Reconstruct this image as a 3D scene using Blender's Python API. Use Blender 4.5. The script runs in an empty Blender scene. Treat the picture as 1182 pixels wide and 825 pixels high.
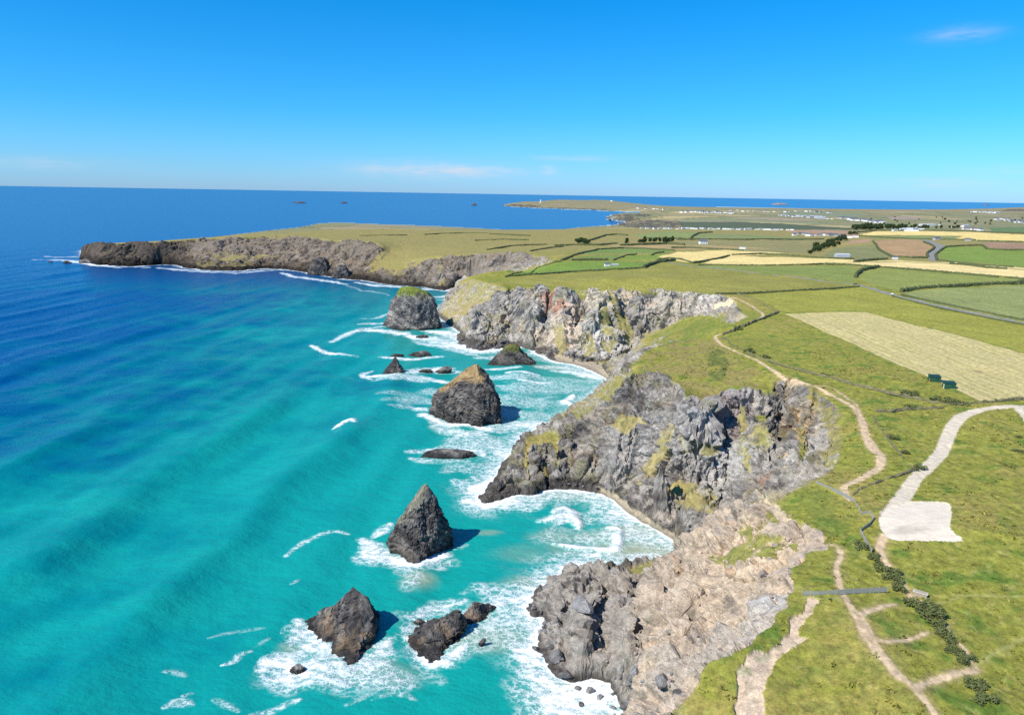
import bpy, math, random
import numpy as np
random.seed(7); RNG = np.random.default_rng(11)
SC = bpy.context.scene
COL = SC.collection

# ------------------------------------------------------------------ survey camera: turns a bearing on the photograph into a world point
W, H, F, CZ = 1182, 825, 844.0, 150.0
ROLL = math.radians(0.97)
PITCH = math.atan(188.9 * math.cos(ROLL) / F)
SR, CR = math.sin(ROLL), math.cos(ROLL)
SP, CP = math.sin(PITCH), math.cos(PITCH)

def ray(px, py):
    a = np.asarray(px, float) - W / 2; b = -(np.asarray(py, float) - H / 2)
    r = a * CR - b * SR; u = a * SR + b * CR
    return r, F * CP + u * SP, -F * SP + u * CP

def at(px, py, z):
    x, y, w = ray(px, py); t = (np.asarray(z, float) - CZ) / w
    return x * t, y * t

def project(X, Y, Z):
    dz = Z - CZ
    f = Y * CP - dz * SP; u = Y * SP + dz * CP; r = X
    k = F / np.maximum(f, 1e-3)
    a = (r * CR + u * SR) * k; b = (-r * SR + u * CR) * k
    return a + W / 2, H / 2 - b

# ------------------------------------------------------------------ noise
_P = RNG.permutation(256).astype(np.int32); _P = np.concatenate([_P, _P, _P])
_G = RNG.normal(size=(256, 3)).astype(np.float32); _G /= np.linalg.norm(_G, axis=1, keepdims=True)

def perlin(x, y, z=None):
    x = np.asarray(x, np.float32); y = np.asarray(y, np.float32)
    z = np.zeros_like(x) if z is None else np.asarray(z, np.float32)
    xf = np.floor(x); yf = np.floor(y); zf = np.floor(z)
    xi = xf.astype(np.int32) & 255; yi = yf.astype(np.int32) & 255; zi = zf.astype(np.int32) & 255
    x = x - xf; y = y - yf; z = z - zf
    u = x * x * x * (x * (x * 6 - 15) + 10); v = y * y * y * (y * (y * 6 - 15) + 10); w = z * z * z * (z * (z * 6 - 15) + 10)
    def g(dx, dy, dz):
        h = _P[_P[_P[xi + dx] + yi + dy] + zi + dz]
        gr = _G[h]
        return gr[..., 0] * (x - dx) + gr[..., 1] * (y - dy) + gr[..., 2] * (z - dz)
    def l(a, b, t): return a + t * (b - a)
    return 1.6 * l(l(l(g(0,0,0), g(1,0,0), u), l(g(0,1,0), g(1,1,0), u), v), l(l(g(0,0,1), g(1,0,1), u), l(g(0,1,1), g(1,1,1), u), v), w)

def fbm(x, y, z=None, oct=4, gain=0.5):
    s = 0; a = 1.0; f = 1.0
    for i in range(oct):
        s = s + a * perlin(x * f + 17 * i, y * f - 9 * i, None if z is None else z * f + 5 * i); a *= gain; f *= 2.03
    return s

def ridged(x, y, z=None, oct=4, gain=0.5):
    s = 0; a = 1.0; f = 1.0
    for i in range(oct):
        s = s + a * (1 - 2 * np.abs(perlin(x * f + 31 * i, y * f + 7 * i, None if z is None else z * f - 13 * i))); a *= gain; f *= 2.1
    return s

def worley(x, y, z):
    """distance to the nearest cell point, gap to the second, and a random value for the cell"""
    n = len(x); f1 = np.full(n, 9.0, np.float32); f2 = np.full(n, 9.0, np.float32); idv = np.zeros(n, np.float32)
    xi, yi, zi = (np.floor(v).astype(np.int32) for v in (x, y, z))
    xf, yf, zf = ((v - np.floor(v)).astype(np.float32) for v in (x, y, z))
    for dx in (-1, 0, 1):
        for dy in (-1, 0, 1):
            for dz in (-1, 0, 1):
                hsh = _P[_P[_P[(xi+dx) & 255] + ((yi+dy) & 255)] + ((zi+dz) & 255)]
                gr = _G[hsh]
                d = (dx + .5 + .45*gr[:, 0] - xf)**2 + (dy + .5 + .45*gr[:, 1] - yf)**2 + (dz + .5 + .45*gr[:, 2] - zf)**2
                m = d < f1
                f2 = np.where(m, f1, np.minimum(f2, d)); f1 = np.where(m, d, f1); idv = np.where(m, hsh/255.0, idv)
    return np.sqrt(f1), np.sqrt(f2)-np.sqrt(f1), idv

def sstep(a, b, x):
    t = np.clip((x - a) / (b - a), 0, 1); return t * t * (3 - 2 * t)

# ------------------------------------------------------------------ coast and height survey
COAST = [  # waterline, from the near corner round to the far right
 (740,838),(733,826),(722,815),(714,800),(702,786),(682,780),(660,785),(645,778),(636,770),(631,758),(619,751),(622,738),(631,722),(624,712),(612,708),(613,695),
 (621,684),(632,676),(645,668),(664,654),(690,655),(720,657),(745,656),(768,650),(783,640),(789,632),
 (776,622),(760,611),(740,601),(722,590),(708,577),(698,570),(680,566),(655,564),(640,563),(624,567),(610,571),(592,570),(576,577),(556,580),(553,574),(572,552),(586,534),(596,516),(604,503),
 (628,492),(655,482),(672,470),(688,455),(700,444),(698,436),(680,427),(660,420),(640,418),(622,410),(610,402),(590,398),(575,403),(552,405),(534,398),(526,392),(532,384),(520,376),(508,366),(507,359),
 (512,353),(526,345),(542,338),(556,333),(548,329),(528,330),(520,333),(514,336),(500,334),(490,331),(476,331),(450,329),(428,325),(414,323),(404,323),(396,322),(384,320),(368,317),(350,314),(330,311),
 (315,310),(300,310),(275,313),(240,312),(215,310),(205,306),(190,305),(175,306),(150,308),(135,307),(112,306),(100,301),(93,297),
 (94,290),(110,286),(150,283),(200,279),(260,272),(310,266),(340,263),(352,261),(366,258),(390,257),(440,259),(500,261),(540,263),(590,266),(612,268),(640,266),(665,263),(690,261),(715,259.5),
 (730,261.5),(735,262.5),(722,262),(712,261),(713,258.5),(724,256.5),(715,255.5),(705,254.5),(700,251.5),(706,248),(725,246.5),(745,246.0),
 (738,244.5),(720,244),(690,243),(660,241.7),(624,240.3),(600,239.2),(580,238),(583,236.8),(600,235.6),(625,234.6),(660,233.6),(700,234.2),(735,236.2),(760,238.0),(780,239.0),
 (830,239.4),(900,240.3),(960,241.6),(1020,242.6),(1080,242.6),(1130,243.2),(1148,243.6),(1165,243.6),(1200,243.8),(1300,246)]
NEARSHORE = [(-10,60),(-5,95),(8,130),(25,165)]      # hidden continuation under and behind the drone (world metres)

def L(*p): return list(p)
LINES = [  # (x, y on the photo, surveyed height)
 # near landslip rim and slope
 L((763,830,48),(800,792,53),(815,762,55),(865,745,57),(905,702,57),(917,680,57),(913,655,57),(932,640,57),(957,628,57.5),(945,614,57),(915,600,55),(890,584,52)),
 L((890,584,52),(880,583,50),(862,590,44),(840,601,37),(822,611,27),(808,618,19),(795,634,13),(782,650,9)),
 L((765,654,13),(752,659,14),(738,668,12),(715,666,9),(690,662,10),(672,652,13),(664,649,14),(652,662,9),(640,676,5),(630,690,5)),
 L((870,604,47),(850,625,43),(870,640,47),(895,650,51)), L((832,640,37),(850,660,43),(880,665,50)), L((815,668,30),(840,676,38),(872,678,47)),
 L((738,668,10.5),(733,700,10),(740,735,13.5),(748,765,18),(742,795,13)), L((727,665,14),(719,700,14),(721,735,19),(728,768,23),(728,790,18)), L((757,684,20),(760,720,26),(766,755,32),(770,785,35)),
 L((790,662,19),(779,690,20),(773,712,20)), L((803,664,28),(792,700,32),(788,735,36)), L((852,690,37),(836,715,36),(822,742,37),(808,768,40)), L((872,690,48),(853,722,47),(838,748,49)), L((812,690,28),(802,715,29),(797,745,33)),
 L((702,690,5),(693,725,5.5),(698,760,7)), L((684,686,11),(671,722,11.5),(676,758,12)), L((655,690,9),(643,705,8),(634,715,6)), L((660,700,6),(650,720,5),(665,750,4.5),(690,770,5)), L((735,800,12),(755,800,24),(775,790,36)),
 # central cliff top edge
 L((890,584,52),(912,570,56),(941,558,58),(963,545,58),(972,520,58),(968,495,58),(955,472,57),(930,460,56),(905,453,56),(880,448,56),(860,446,56),(838,454,54),(812,467,53),(797,464,53),(786,446,53),(768,432,53),(745,429,53),(717,431,52)),
 # crest of the peninsula falling to the sea
 L((717,431,52),(708,441,43),(698,450,34),(688,462,25),(676,477,17),(668,481,14),(655,487,12.5),(640,494,12.5),(622,500,13),(606,506,13),(598,516,10),(588,536,6),(572,560,4),(560,574,2.5)),
 # foot of the central cliff
 L((624,562,3),(640,556,3),(660,556,3),(690,560,3),(712,568,3),(724,578,3.5),(745,592,4),(762,604,4),(790,611,4),(806,611,5)),
 L((806,611,5),(840,590,12),(880,574,28),(905,562,42)),
 L((700,558,7),(706,535,18),(712,505,28),(722,470,39)), L((722,565,6),(728,545,12),(735,515,24),(740,490,33)), L((736,590,6),(740,572,17),(752,543,28),(768,514,39)), L((756,599,3.5),(762,576,8),(769,550,16),(778,525,28)),
 L((771,601,10),(780,576,22),(795,562,27),(815,573,25),(823,590,18)), L((830,588,10),(838,560,17),(846,530,26),(852,500,36)), L((862,572,22),(866,545,28),(868,510,38),(868,475,49)), L((884,572,28),(890,540,32),(893,505,40),(893,480,48)),
 L((908,466,46),(908,500,36),(906,530,30),(903,555,32)), L((925,463,53),(922,500,47),(918,535,44),(917,556,47)), L((940,474,50),(937,510,43),(933,545,45)), L((955,490,55),(950,520,51),(945,545,52)), L((838,470,46),(832,505,30),(828,540,19)), L((815,478,46),(808,510,31),(802,540,24)),
 L((627,560,2.6),(630,542,4),(633,526,7)), L((612,561,7),(609,535,10),(606,513,12)), L((643,555,7),(642,532,11),(640,510,12.5)), L((656,558,3),(660,538,5),(664,515,9)), L((672,556,7),(676,530,13),(680,505,18)), L((686,560,4),(690,540,9),(694,515,18)),
 # plateau near
 L((772,850,47),(790,900,49),(830,1000,50),(900,1150,51),(1100,1200,53),(1400,1100,54)),
 L((1300,820,52),(1182,815,56),(1080,822,56),(960,815,54),(860,822,53)), L((1182,620,63),(1060,605,60),(1000,590,59.5),(985,565,59)), L((1015,530,61),(985,480,61),(930,445,60),(880,418,60),(828,390,60)),
 L((1182,470,64),(1100,480,62.5)), L((930,760,55),(900,800,54)), L((975,690,58.5),(1010,750,57.5),(1060,800,57)),
 # second cliff
 L((545,321,48),(560,325,50.5),(575,329,52.5),(592,331,54.5),(612,330.5,56.5),(632,330,58.5),(665,333,60),(700,335,60.5),(760,336,61),(805,338,61),(845,343,61),(852,355,60),(866,366,60),(850,372,59),(828,378,56)),
 L((828,390,59),(800,392,56),(770,395,55),(745,405,54),(733,420,53)), L((720,412,6),(733,400,12),(745,390,20),(765,378,30),(790,368.5,40),(815,361,47),(838,353,53)), L((806,373,44),(778,384,42),(755,396,38)),
 L((512,356,6),(517,343,22),(527,331,36),(540,319,47),(562,314,53),(590,311,57)),
 L((530,380,4),(548,395,4),(580,393,5),(612,396,4),(628,402,4),(660,412,4),(690,418,3.5),(714,419,3.5),(727,412,8)),
 L((545,350,40),(560,370,18)), L((700,400,16),(705,375,34)), L((648,336,56),(648,362,40),(650,392,17)), L((630,338,50),(631,362,28),(633,392,8)), L((614,340,52),(613,362,36),(611,385,15)), L((668,340,53),(668,368,28),(668,398,9)), L((688,338,58),(686,366,41),(685,396,16)), L((722,340,56),(722,366,28),(722,392,14)), L((756,340,54),(752,362,32)), L((740,338,60),(738,362,42),(736,384,26)), L((775,341,60),(770,360,42)), L((592,336,48),(590,360,28),(592,385,8)),
 # Park headland
 L((94,284,26),(110,281.5,36),(140,280,41),(175,279,44),(200,277,47),(235,274,51),(280,272.5,55),(330,271,56),(385,277,56),(431,278,58)),
 L((431,278,58),(440,283,52),(450,292,38),(462,298,32),(480,297,36),(505,295,44),(535,293.5,50),(560,292.5,54),(600,291.5,57),(625,295,57),(645,302,58)),
 L((395,265,58),(340,268.5,54),(300,271,52)), L((395,265,59),(450,264.5,59),(520,266.5,58),(590,270.5,58),(625,272,57),(680,266,58),(735,263.5,58)),
 L((450,320,10),(470,312,16)), L((505,318,20),(515,300,38)), L((260,300,16),(300,295,20),(350,300,18)),
 L((660,290,62),(640,300,60)), L((700,320,62),(900,325,63),(1000,335,63),(1182,375,66),(1300,400,66)), L((760,290,62),(900,300,62),(1182,310,66),(1300,320,66)),
 L((800,277,60),(930,278,58),(1040,285,60),(1182,280,66),(1300,280,68)), L((940,292,52),(970,278,48),(1000,267,46)), L((780,265,58),(880,266,58),(990,268,52),(1100,268,62),(1182,270,66),(1300,272,68)),
 # far land
 L((706,249,30),(715,246,36),(740,245,42),(780,246,46)), L((740,256,30),(790,257,40),(850,258,46),(960,261,44)), L((800,250,44),(880,252,48),(1000,254,46),(1100,253,48),(1182,255,52),(1300,258,55)),
 L((790,243,40),(860,243.5,42),(950,244.5,45),(1050,245.5,48),(1150,246,52),(1182,246,54)),
 L((585,235,22),(598,232,40),(606,233,38),(617,234.5,30)), L((622,233,42),(640,230.2,60),(665,229.8,62),(700,231,60),(730,234.5,40),(760,238.2,14)),
 L((760,241,12),(800,240.3,30),(880,240.8,38),(950,242,38),(1080,243,40),(1130,243.4,40)), L((1150,243.2,46),(1163,240.4,62),(1185,238.8,78),(1300,241,80)),
]
# ---- base height grid in (bearing, log range)
TH0, TH1, R0, R1 = -0.98, 0.98, 50.0, 17000.0
NT, NU = 384, 1152
TH = np.linspace(TH0, TH1, NT); UU = np.linspace(math.log(R0), math.log(R1), NU)

def polar(x, y): return np.arctan2(x, y), np.log(np.maximum(np.hypot(x, y), 1.0))

def dens(pts, step=0.006):
    out = []
    for a, b in zip(pts[:-1], pts[1:]):
        n = max(1, int(max(abs(a[0]-b[0]), abs(a[1]-b[1])) / step))
        for i in range(n):
            t = i / n; out.append(tuple(a[k] + (b[k]-a[k]) * t for k in range(len(a))))
    out.append(pts[-1]); return out

cx = [at(p[0], p[1], 0.0) for p in COAST]
coast_w = [(x, y) for x, y in NEARSHORE] + [(float(x), float(y)) for x, y in cx]
coast_pol = [tuple(float(v) for v in polar(x, y)) for x, y in coast_w]
_jt = np.random.default_rng(3)
poly = dens(coast_pol, 0.01)
coast_fine = np.array(poly)
poly_closed = poly + [(1.1, poly[-1][1]), (1.1, 3.5), (poly[0][0], 3.5)]

def pip(px, py, poly):
    inside = np.zeros(np.shape(px), bool)
    n = len(poly)
    xs = np.array([p[0] for p in poly]); ys = np.array([p[1] for p in poly])
    lo, hi = ys.min(), ys.max()
    for i in range(n):
        x0, y0, x1, y1 = xs[i-1], ys[i-1], xs[i], ys[i]
        if y0 == y1: continue
        c = ((y0 > py) != (y1 > py))
        inside ^= c & (px < (x1 - x0) * (py - y0) / (y1 - y0) + x0)
    return inside

def solve_heights():
    cons = []
    for ln in LINES:
        q = []
        for p in ln:
            x, y = at(p[0], p[1], p[2]); t, u = polar(x, y); q.append((float(t), float(u), float(p[2])))
        cons += dens(q, 0.002)
    cons = np.array(cons)
    z = None
    for lev in (5, 4, 3, 2, 1, 0):
        nt, nu = NT >> lev, NU >> lev
        th = np.linspace(TH0, TH1, nt); uu = np.linspace(math.log(R0), math.log(R1), nu)
        T, U = np.meshgrid(th, uu, indexing='ij')
        land = pip(T, U, poly_closed)
        i = np.rint((cons[:, 0] - TH0) / (TH1 - TH0) * (nt - 1)).astype(int); j = np.rint((cons[:, 1] - uu[0]) / (uu[-1] - uu[0]) * (nu - 1)).astype(int)
        ok = (i >= 0) & (i < nt) & (j >= 0) & (j < nu)
        sm = np.zeros((nt, nu)); ct = np.zeros((nt, nu))
        np.add.at(sm, (i[ok], j[ok]), cons[ok, 2]); np.add.at(ct, (i[ok], j[ok]), 1)
        fix = (ct > 0) | ~land
        val = np.where(ct > 0, sm / np.maximum(ct, 1), 0.0)
        if z is None: z = np.where(land, 30.0, 0.0)
        else:
            a = np.linspace(0, z.shape[0]-1, nt); b = np.linspace(0, z.shape[1]-1, nu)
            z = bil(z, a[:, None] + 0*b[None], b[None] + 0*a[:, None])
        z = np.where(fix, val, z)
        red = ((np.arange(nt)[:, None] + np.arange(nu)[None]) & 1) == 0
        for it in range(400 if lev > 1 else (160 if lev else 90)):
            for par in (red, ~red):
                zp = np.pad(z, 1, mode='edge')
                av = 0.25 * (zp[:-2, 1:-1] + zp[2:, 1:-1] + zp[1:-1, :-2] + zp[1:-1, 2:])
                m = par & ~fix
                z = np.where(m, z + 1.6 * (av - z), z)
    return z, land

def bil(g, a, b):
    a = np.clip(a, 0, g.shape[0] - 1.001); b = np.clip(b, 0, g.shape[1] - 1.001)
    i = a.astype(int); j = b.astype(int); s = a - i; t = b - j
    return (g[i, j] * (1-s) * (1-t) + g[i+1, j] * s * (1-t) + g[i, j+1] * (1-s) * t + g[i+1, j+1] * s * t)

BZ, LAND = solve_heights()
def blur1(z):
    zp = np.pad(z, 1, mode='edge')
    return 0.5 * z + 0.125 * (zp[:-2, 1:-1] + zp[2:, 1:-1] + zp[1:-1, :-2] + zp[1:-1, 2:])

# signed distance to the waterline (metres, + inland) on a half grid
def coast_dist():
    T, U = np.meshgrid(TH[::2], UU[::2], indexing='ij'); R = np.exp(U); X = R*np.sin(T); Y = R*np.cos(T)
    c = np.exp(coast_fine[:, 1]); cxx = c*np.sin(coast_fine[:, 0]); cyy = c*np.cos(coast_fine[:, 0])
    d2 = np.full(X.shape, 1e18)
    for k in range(len(cxx)-1):
        ax, ay, bx, by = cxx[k], cyy[k], cxx[k+1], cyy[k+1]
        ex, ey = bx-ax, by-ay; l2 = ex*ex+ey*ey+1e-9
        t = np.clip(((X-ax)*ex + (Y-ay)*ey)/l2, 0, 1)
        d2 = np.minimum(d2, (X-ax-t*ex)**2 + (Y-ay-t*ey)**2)
    return np.sqrt(d2)
_D = coast_dist()
CD = bil(_D, np.linspace(0, _D.shape[0]-1, NT)[:, None] + np.zeros((1, NU)), np.linspace(0, _D.shape[1]-1, NU)[None] + np.zeros((NT, 1)))
CD = np.where(LAND, CD, -CD)
BZ = np.where(LAND, BZ, np.maximum(-8.0, CD * 0.7))
BZ = blur1(BZ)

def gidx(x, y):
    t, u = polar(x, y)
    return (t - TH0) / (TH1 - TH0) * (NT - 1), (u - UU[0]) / (UU[-1] - UU[0]) * (NU - 1)
def base_h(x, y): return bil(BZ, *gidx(x, y))
def coast_d(x, y): return bil(CD, *gidx(x, y))

def hit(px, py, far=16000.0):
    """first point of the ground (or the sea) seen along a bearing of the survey camera"""
    x, y, w = ray(px, py); n = math.hypot(x, y); dx, dy, dw = x/n, y/n, w/n
    r = 60*np.exp(np.linspace(0, math.log(far/60), 4000))
    g = np.maximum(base_h(dx*r, dy*r), 0.0); z = CZ + dw*r
    k = np.argmax(z <= g)
    if z[k] > g[k]: k = len(r)-1
    if k > 0:
        a = (z[k-1]-g[k-1]); b = (g[k]-z[k]); f = a/(a+b+1e-9); rr = r[k-1] + (r[k]-r[k-1])*f
    else: rr = r[0]
    return np.array([dx*rr, dy*rr, CZ + dw*rr])

# ------------------------------------------------------------------ materials
def mat(name):
    m = bpy.data.materials.new(name); m.use_nodes = True
    nt = m.node_tree; b = nt.nodes['Principled BSDF']; return m, nt, b
def N(nt, t, **kw):
    n = nt.nodes.new(t)
    for k, v in kw.items(): setattr(n, k, v)
    return n
def lk(nt, a, b): nt.links.new(a, b)
def noise(nt, scale, detail=4, rough=0.6, vec=None, kind='FBM'):
    n = N(nt, 'ShaderNodeTexNoise'); n.inputs['Scale'].default_value = scale; n.inputs['Detail'].default_value = detail; n.inputs['Roughness'].default_value = rough
    if vec is not None: lk(nt, vec, n.inputs['Vector'])
    return n
def mth(nt, op, a, b=None, clamp=False):
    n = N(nt, 'ShaderNodeMath', operation=op, use_clamp=clamp)
    for i, v in enumerate((a, b)):
        if v is None: continue
        if isinstance(v, (int, float)): n.inputs[i].default_value = v
        else: lk(nt, v, n.inputs[i])
    return n.outputs[0]
def ramp(nt, fac, stops):
    r = N(nt, 'ShaderNodeValToRGB'); e = r.color_ramp.elements
    while len(e) < len(stops): e.new(0.5)
    for k, (p, c) in enumerate(stops):
        e[k].position = p; e[k].color = (*c, 1) if len(c) == 3 else c
    lk(nt, fac, r.inputs[0]); return r.outputs[0]
def mixc(nt, fac, a, b, mode='MIX'):
    n = N(nt, 'ShaderNodeMix', data_type='RGBA', blend_type=mode)
    for s, v in ((n.inputs[0], fac), (n.inputs[6], a), (n.inputs[7], b)):
        if isinstance(v, (int, float)): s.default_value = v
        elif isinstance(v, tuple): s.default_value = (*v, 1)
        else: lk(nt, v, s)
    return n.outputs[2]
def plain(name, c, rough=0.8, var=0.25, scale=2.0, metal=0.0, bump=0.0):
    m, nt, b = mat(name)
    tc = N(nt, 'ShaderNodeTexCoord'); n = noise(nt, scale, 4, 0.6, tc.outputs['Object'])
    col = mixc(nt, n.outputs[0], tuple(v*(1-var) for v in c), tuple(min(1, v*(1+var)) for v in c))
    lk(nt, col, b.inputs['Base Color']); b.inputs['Roughness'].default_value = rough; b.inputs['Metallic'].default_value = metal
    if bump:
        bp = N(nt, 'ShaderNodeBump'); bp.inputs['Strength'].default_value = bump; bp.inputs['Distance'].default_value = 0.1; lk(nt, n.outputs[0], bp.inputs['Height']); lk(nt, bp.outputs[0], b.inputs['Normal'])
    return m

def ground_material(name):
    m, nt, b = mat(name)
    geo = N(nt, 'ShaderNodeNewGeometry'); pos = geo.outputs['Position']
    at_c = N(nt, 'ShaderNodeAttribute', attribute_name='tint'); at_r = N(nt, 'ShaderNodeAttribute', attribute_name='rock')
    n1 = noise(nt, 0.45, 7, 0.72, pos); n2 = noise(nt, 2.2, 5, 0.75, pos)
    k = mth(nt, 'ADD', mth(nt, 'MULTIPLY', n1.outputs[0], 0.95), mth(nt, 'MULTIPLY', n2.outputs[0], 0.75))     # about 0.85 on average
    gr = mth(nt, 'ADD', mth(nt, 'MULTIPLY', mth(nt, 'SUBTRACT', k, 0.85), 2.3), 1.0)
    rk = mth(nt, 'ADD', mth(nt, 'MULTIPLY', mth(nt, 'SUBTRACT', k, 0.85), 2.6), 1.0)
    pl = N(nt, 'ShaderNodeAttribute', attribute_name='trodden').outputs['Fac']; sm_ = mth(nt, 'SUBTRACT', 1.0, mth(nt, 'MULTIPLY', pl, .72))
    f = N(nt, 'ShaderNodeMix', data_type='FLOAT'); lk(nt, at_r.outputs['Fac'], f.inputs[0]); lk(nt, gr, f.inputs[2]); lk(nt, rk, f.inputs[3])
    c = mixc(nt, 1.0, at_c.outputs['Color'], (1, 1, 1), 'MULTIPLY')
    vm = N(nt, 'ShaderNodeVectorMath', operation='SCALE'); lk(nt, c, vm.inputs[0]); lk(nt, mth(nt, 'ADD', mth(nt, 'MULTIPLY', mth(nt, 'SUBTRACT', f.outputs[0], 1.0), sm_), 1.0), vm.inputs['Scale'])
    lk(nt, vm.outputs[0], b.inputs['Base Color'])
    b.inputs['Roughness'].default_value = 0.95; b.inputs['Specular IOR Level'].default_value = 0.15
    bp = N(nt, 'ShaderNodeBump'); bp.inputs['Distance'].default_value = 0.55
    lk(nt, mth(nt, 'MULTIPLY', mth(nt, 'ADD', mth(nt, 'MULTIPLY', at_r.outputs['Fac'], 0.45), 0.45), sm_), bp.inputs['Strength'])
    lk(nt, k, bp.inputs['Height']); lk(nt, bp.outputs[0], b.inputs['Normal'])
    return m

def mesh_from(name, V, Fq, material, attrs=None, smooth=True, flat=None, normals=None):
    me = bpy.data.meshes.new(name)
    nv, nf = len(V), len(Fq); k = Fq.shape[1]
    me.vertices.add(nv); me.vertices.foreach_set('co', np.ascontiguousarray(V, np.float32).ravel())
    me.loops.add(nf*k); me.loops.foreach_set('vertex_index', np.ascontiguousarray(Fq, np.int32).ravel())
    me.polygons.add(nf); me.polygons.foreach_set('loop_start', np.arange(0, nf*k, k, dtype=np.int32)); 
    sm = np.ones(nf, bool) if smooth else np.zeros(nf, bool)
    if flat is not None: sm = ~flat
    me.polygons.foreach_set('use_smooth', sm)
    me.update(calc_edges=True)
    for an, (ty, data) in (attrs or {}).items():
        a = me.attributes.new(an, ty, 'POINT')
        if ty == 'FLOAT_COLOR':
            d = np.ones((nv, 4), np.float32); d[:, :3] = data; a.data.foreach_set('color', d.ravel())
        else: a.data.foreach_set('value', np.ascontiguousarray(data, np.float32))
    me.materials.append(material)
    if normals is not None: me.normals_split_custom_set_from_vertices(normals.astype(np.float32).tolist())
    return me
def link(name, me, parent=None):
    o = bpy.data.objects.new(name, me); COL.objects.link(o)
    if parent: o.parent = parent
    return o
def tag(o, label=None, cat=None, group=None, kind=None):
    for k, v in (('label', label), ('category', cat), ('group', group), ('kind', kind)):
        if v: o[k] = v
    return o
# ------------------------------------------------------------------ terrain
_th = np.concatenate([np.arange(-0.95, -0.70, 0.006), np.arange(-0.70, 0.70, 0.0016), np.arange(0.70, 0.95, 0.005)])
_rr = np.concatenate([np.arange(52, 112, 1.0), np.arange(112, 480, 0.45), np.arange(480, 800, 0.6), np.arange(800, 1900, 1.8), np.exp(np.arange(math.log(1900), math.log(16400), 0.011))])
NTH, NRR = len(_th), len(_rr)
gt, gu = (_th - TH0) / (TH1 - TH0) * (NT - 1), (np.log(_rr) - UU[0]) / (UU[-1] - UU[0]) * (NU - 1)
_A = np.broadcast_to(gt[:, None], (NTH, NRR)); _B = np.broadcast_to(gu[None], (NTH, NRR))
z0 = bil(BZ, _A, _B)
use = z0 > -4.0
qk = use[:-1, :-1] & use[1:, :-1] & use[:-1, 1:] & use[1:, 1:]
vu = np.zeros((NTH, NRR), bool)
vu[:-1, :-1] |= qk; vu[1:, :-1] |= qk; vu[:-1, 1:] |= qk; vu[1:, 1:] |= qk
vid = np.full((NTH, NRR), -1, np.int64); vid[vu] = np.arange(vu.sum())
TQ = np.stack([vid[:-1, :-1][qk], vid[:-1, 1:][qk], vid[1:, 1:][qk], vid[1:, :-1][qk]], 1)[:, ::-1]
vt = np.broadcast_to(_th[:, None], (NTH, NRR))[vu]; vr = np.broadcast_to(_rr[None], (NTH, NRR))[vu]
a_, b_ = _A[vu], _B[vu]
x = (vr*np.sin(vt)); y = (vr*np.cos(vt)); z = z0[vu]
_gt = np.gradient(BZ, TH[1]-TH[0], axis=0); _gu = np.gradient(BZ, UU[1]-UU[0], axis=1)
gT = bil(_gt, a_, b_) / vr; gR = bil(_gu, a_, b_) / vr
gx = gR*np.sin(vt) + gT*np.cos(vt); gy = gR*np.cos(vt) - gT*np.sin(vt)
slope = np.hypot(gx, gy)
cd = bil(CD, a_, b_)
px, py = project(x, y, z)
nv = len(x)
nA = fbm(x/14, y/14, z/14, 3); nB = fbm(x/45+9, y/45, None, 3); nC = fbm(x/4.5, y/4.5, z/4.5, 3); nD = perlin(x/1.6, y/1.6, z/1.6)
jx = px + np.clip(1100/vr, 0.3, 5)*fbm(x/5+50, y/5, z/5, 3); jy = py + np.clip(1100/vr, 0.3, 5)*fbm(x/5, y/5+80, z/5, 3)   # ragged natural outlines
rock = sstep(0.60, 0.92, slope + 0.16*nA + 0.05*nC)
rock = np.maximum(rock, sstep(9, 5, z + 2*nA) * sstep(14, 8, cd))
def inside(pts, lo=0, hi=1e9, rough=True):
    m = (vr > lo) & (vr < hi); P = np.array(pts, float)
    m &= (px > P[:, 0].min()-6) & (px < P[:, 0].max()+6) & (py > P[:, 1].min()-6) & (py < P[:, 1].max()+6)
    out = np.zeros(nv, bool); out[m] = pip((jx if rough else px)[m], (jy if rough else py)[m], pts); return out
ROCK_ON = [
 ([(596,333),(630,331),(700,336),(760,337),(805,338),(846,344),(852,356),(866,364),(870,369),(856,374),(838,372),(820,364),(800,364),(775,374),(750,388),(736,402),(722,425),(600,415),(520,395),(505,362),(530,350),(560,345),(580,338)], 560, 860),
 ([(717,433),(745,430),(770,434),(786,447),(798,466),(812,468),(840,455),(862,447),(905,454),(935,462),(955,473),(964,495),(966,522),(960,545),(941,558),(912,571),(880,585),(806,614),(700,570),(550,590),(550,565),(600,505),(660,480),(690,455)], 270, 470),
 ([(92,281),(140,281.5),(200,279),(235,276),(280,275),(330,273.5),(385,278),(431,279.5),(446,292),(430,312),(470,312),(500,300),(560,294),(605,293),(625,297),(640,303),(560,325),(520,345),(400,330),(92,312)], 950, 2100),
]
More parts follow.
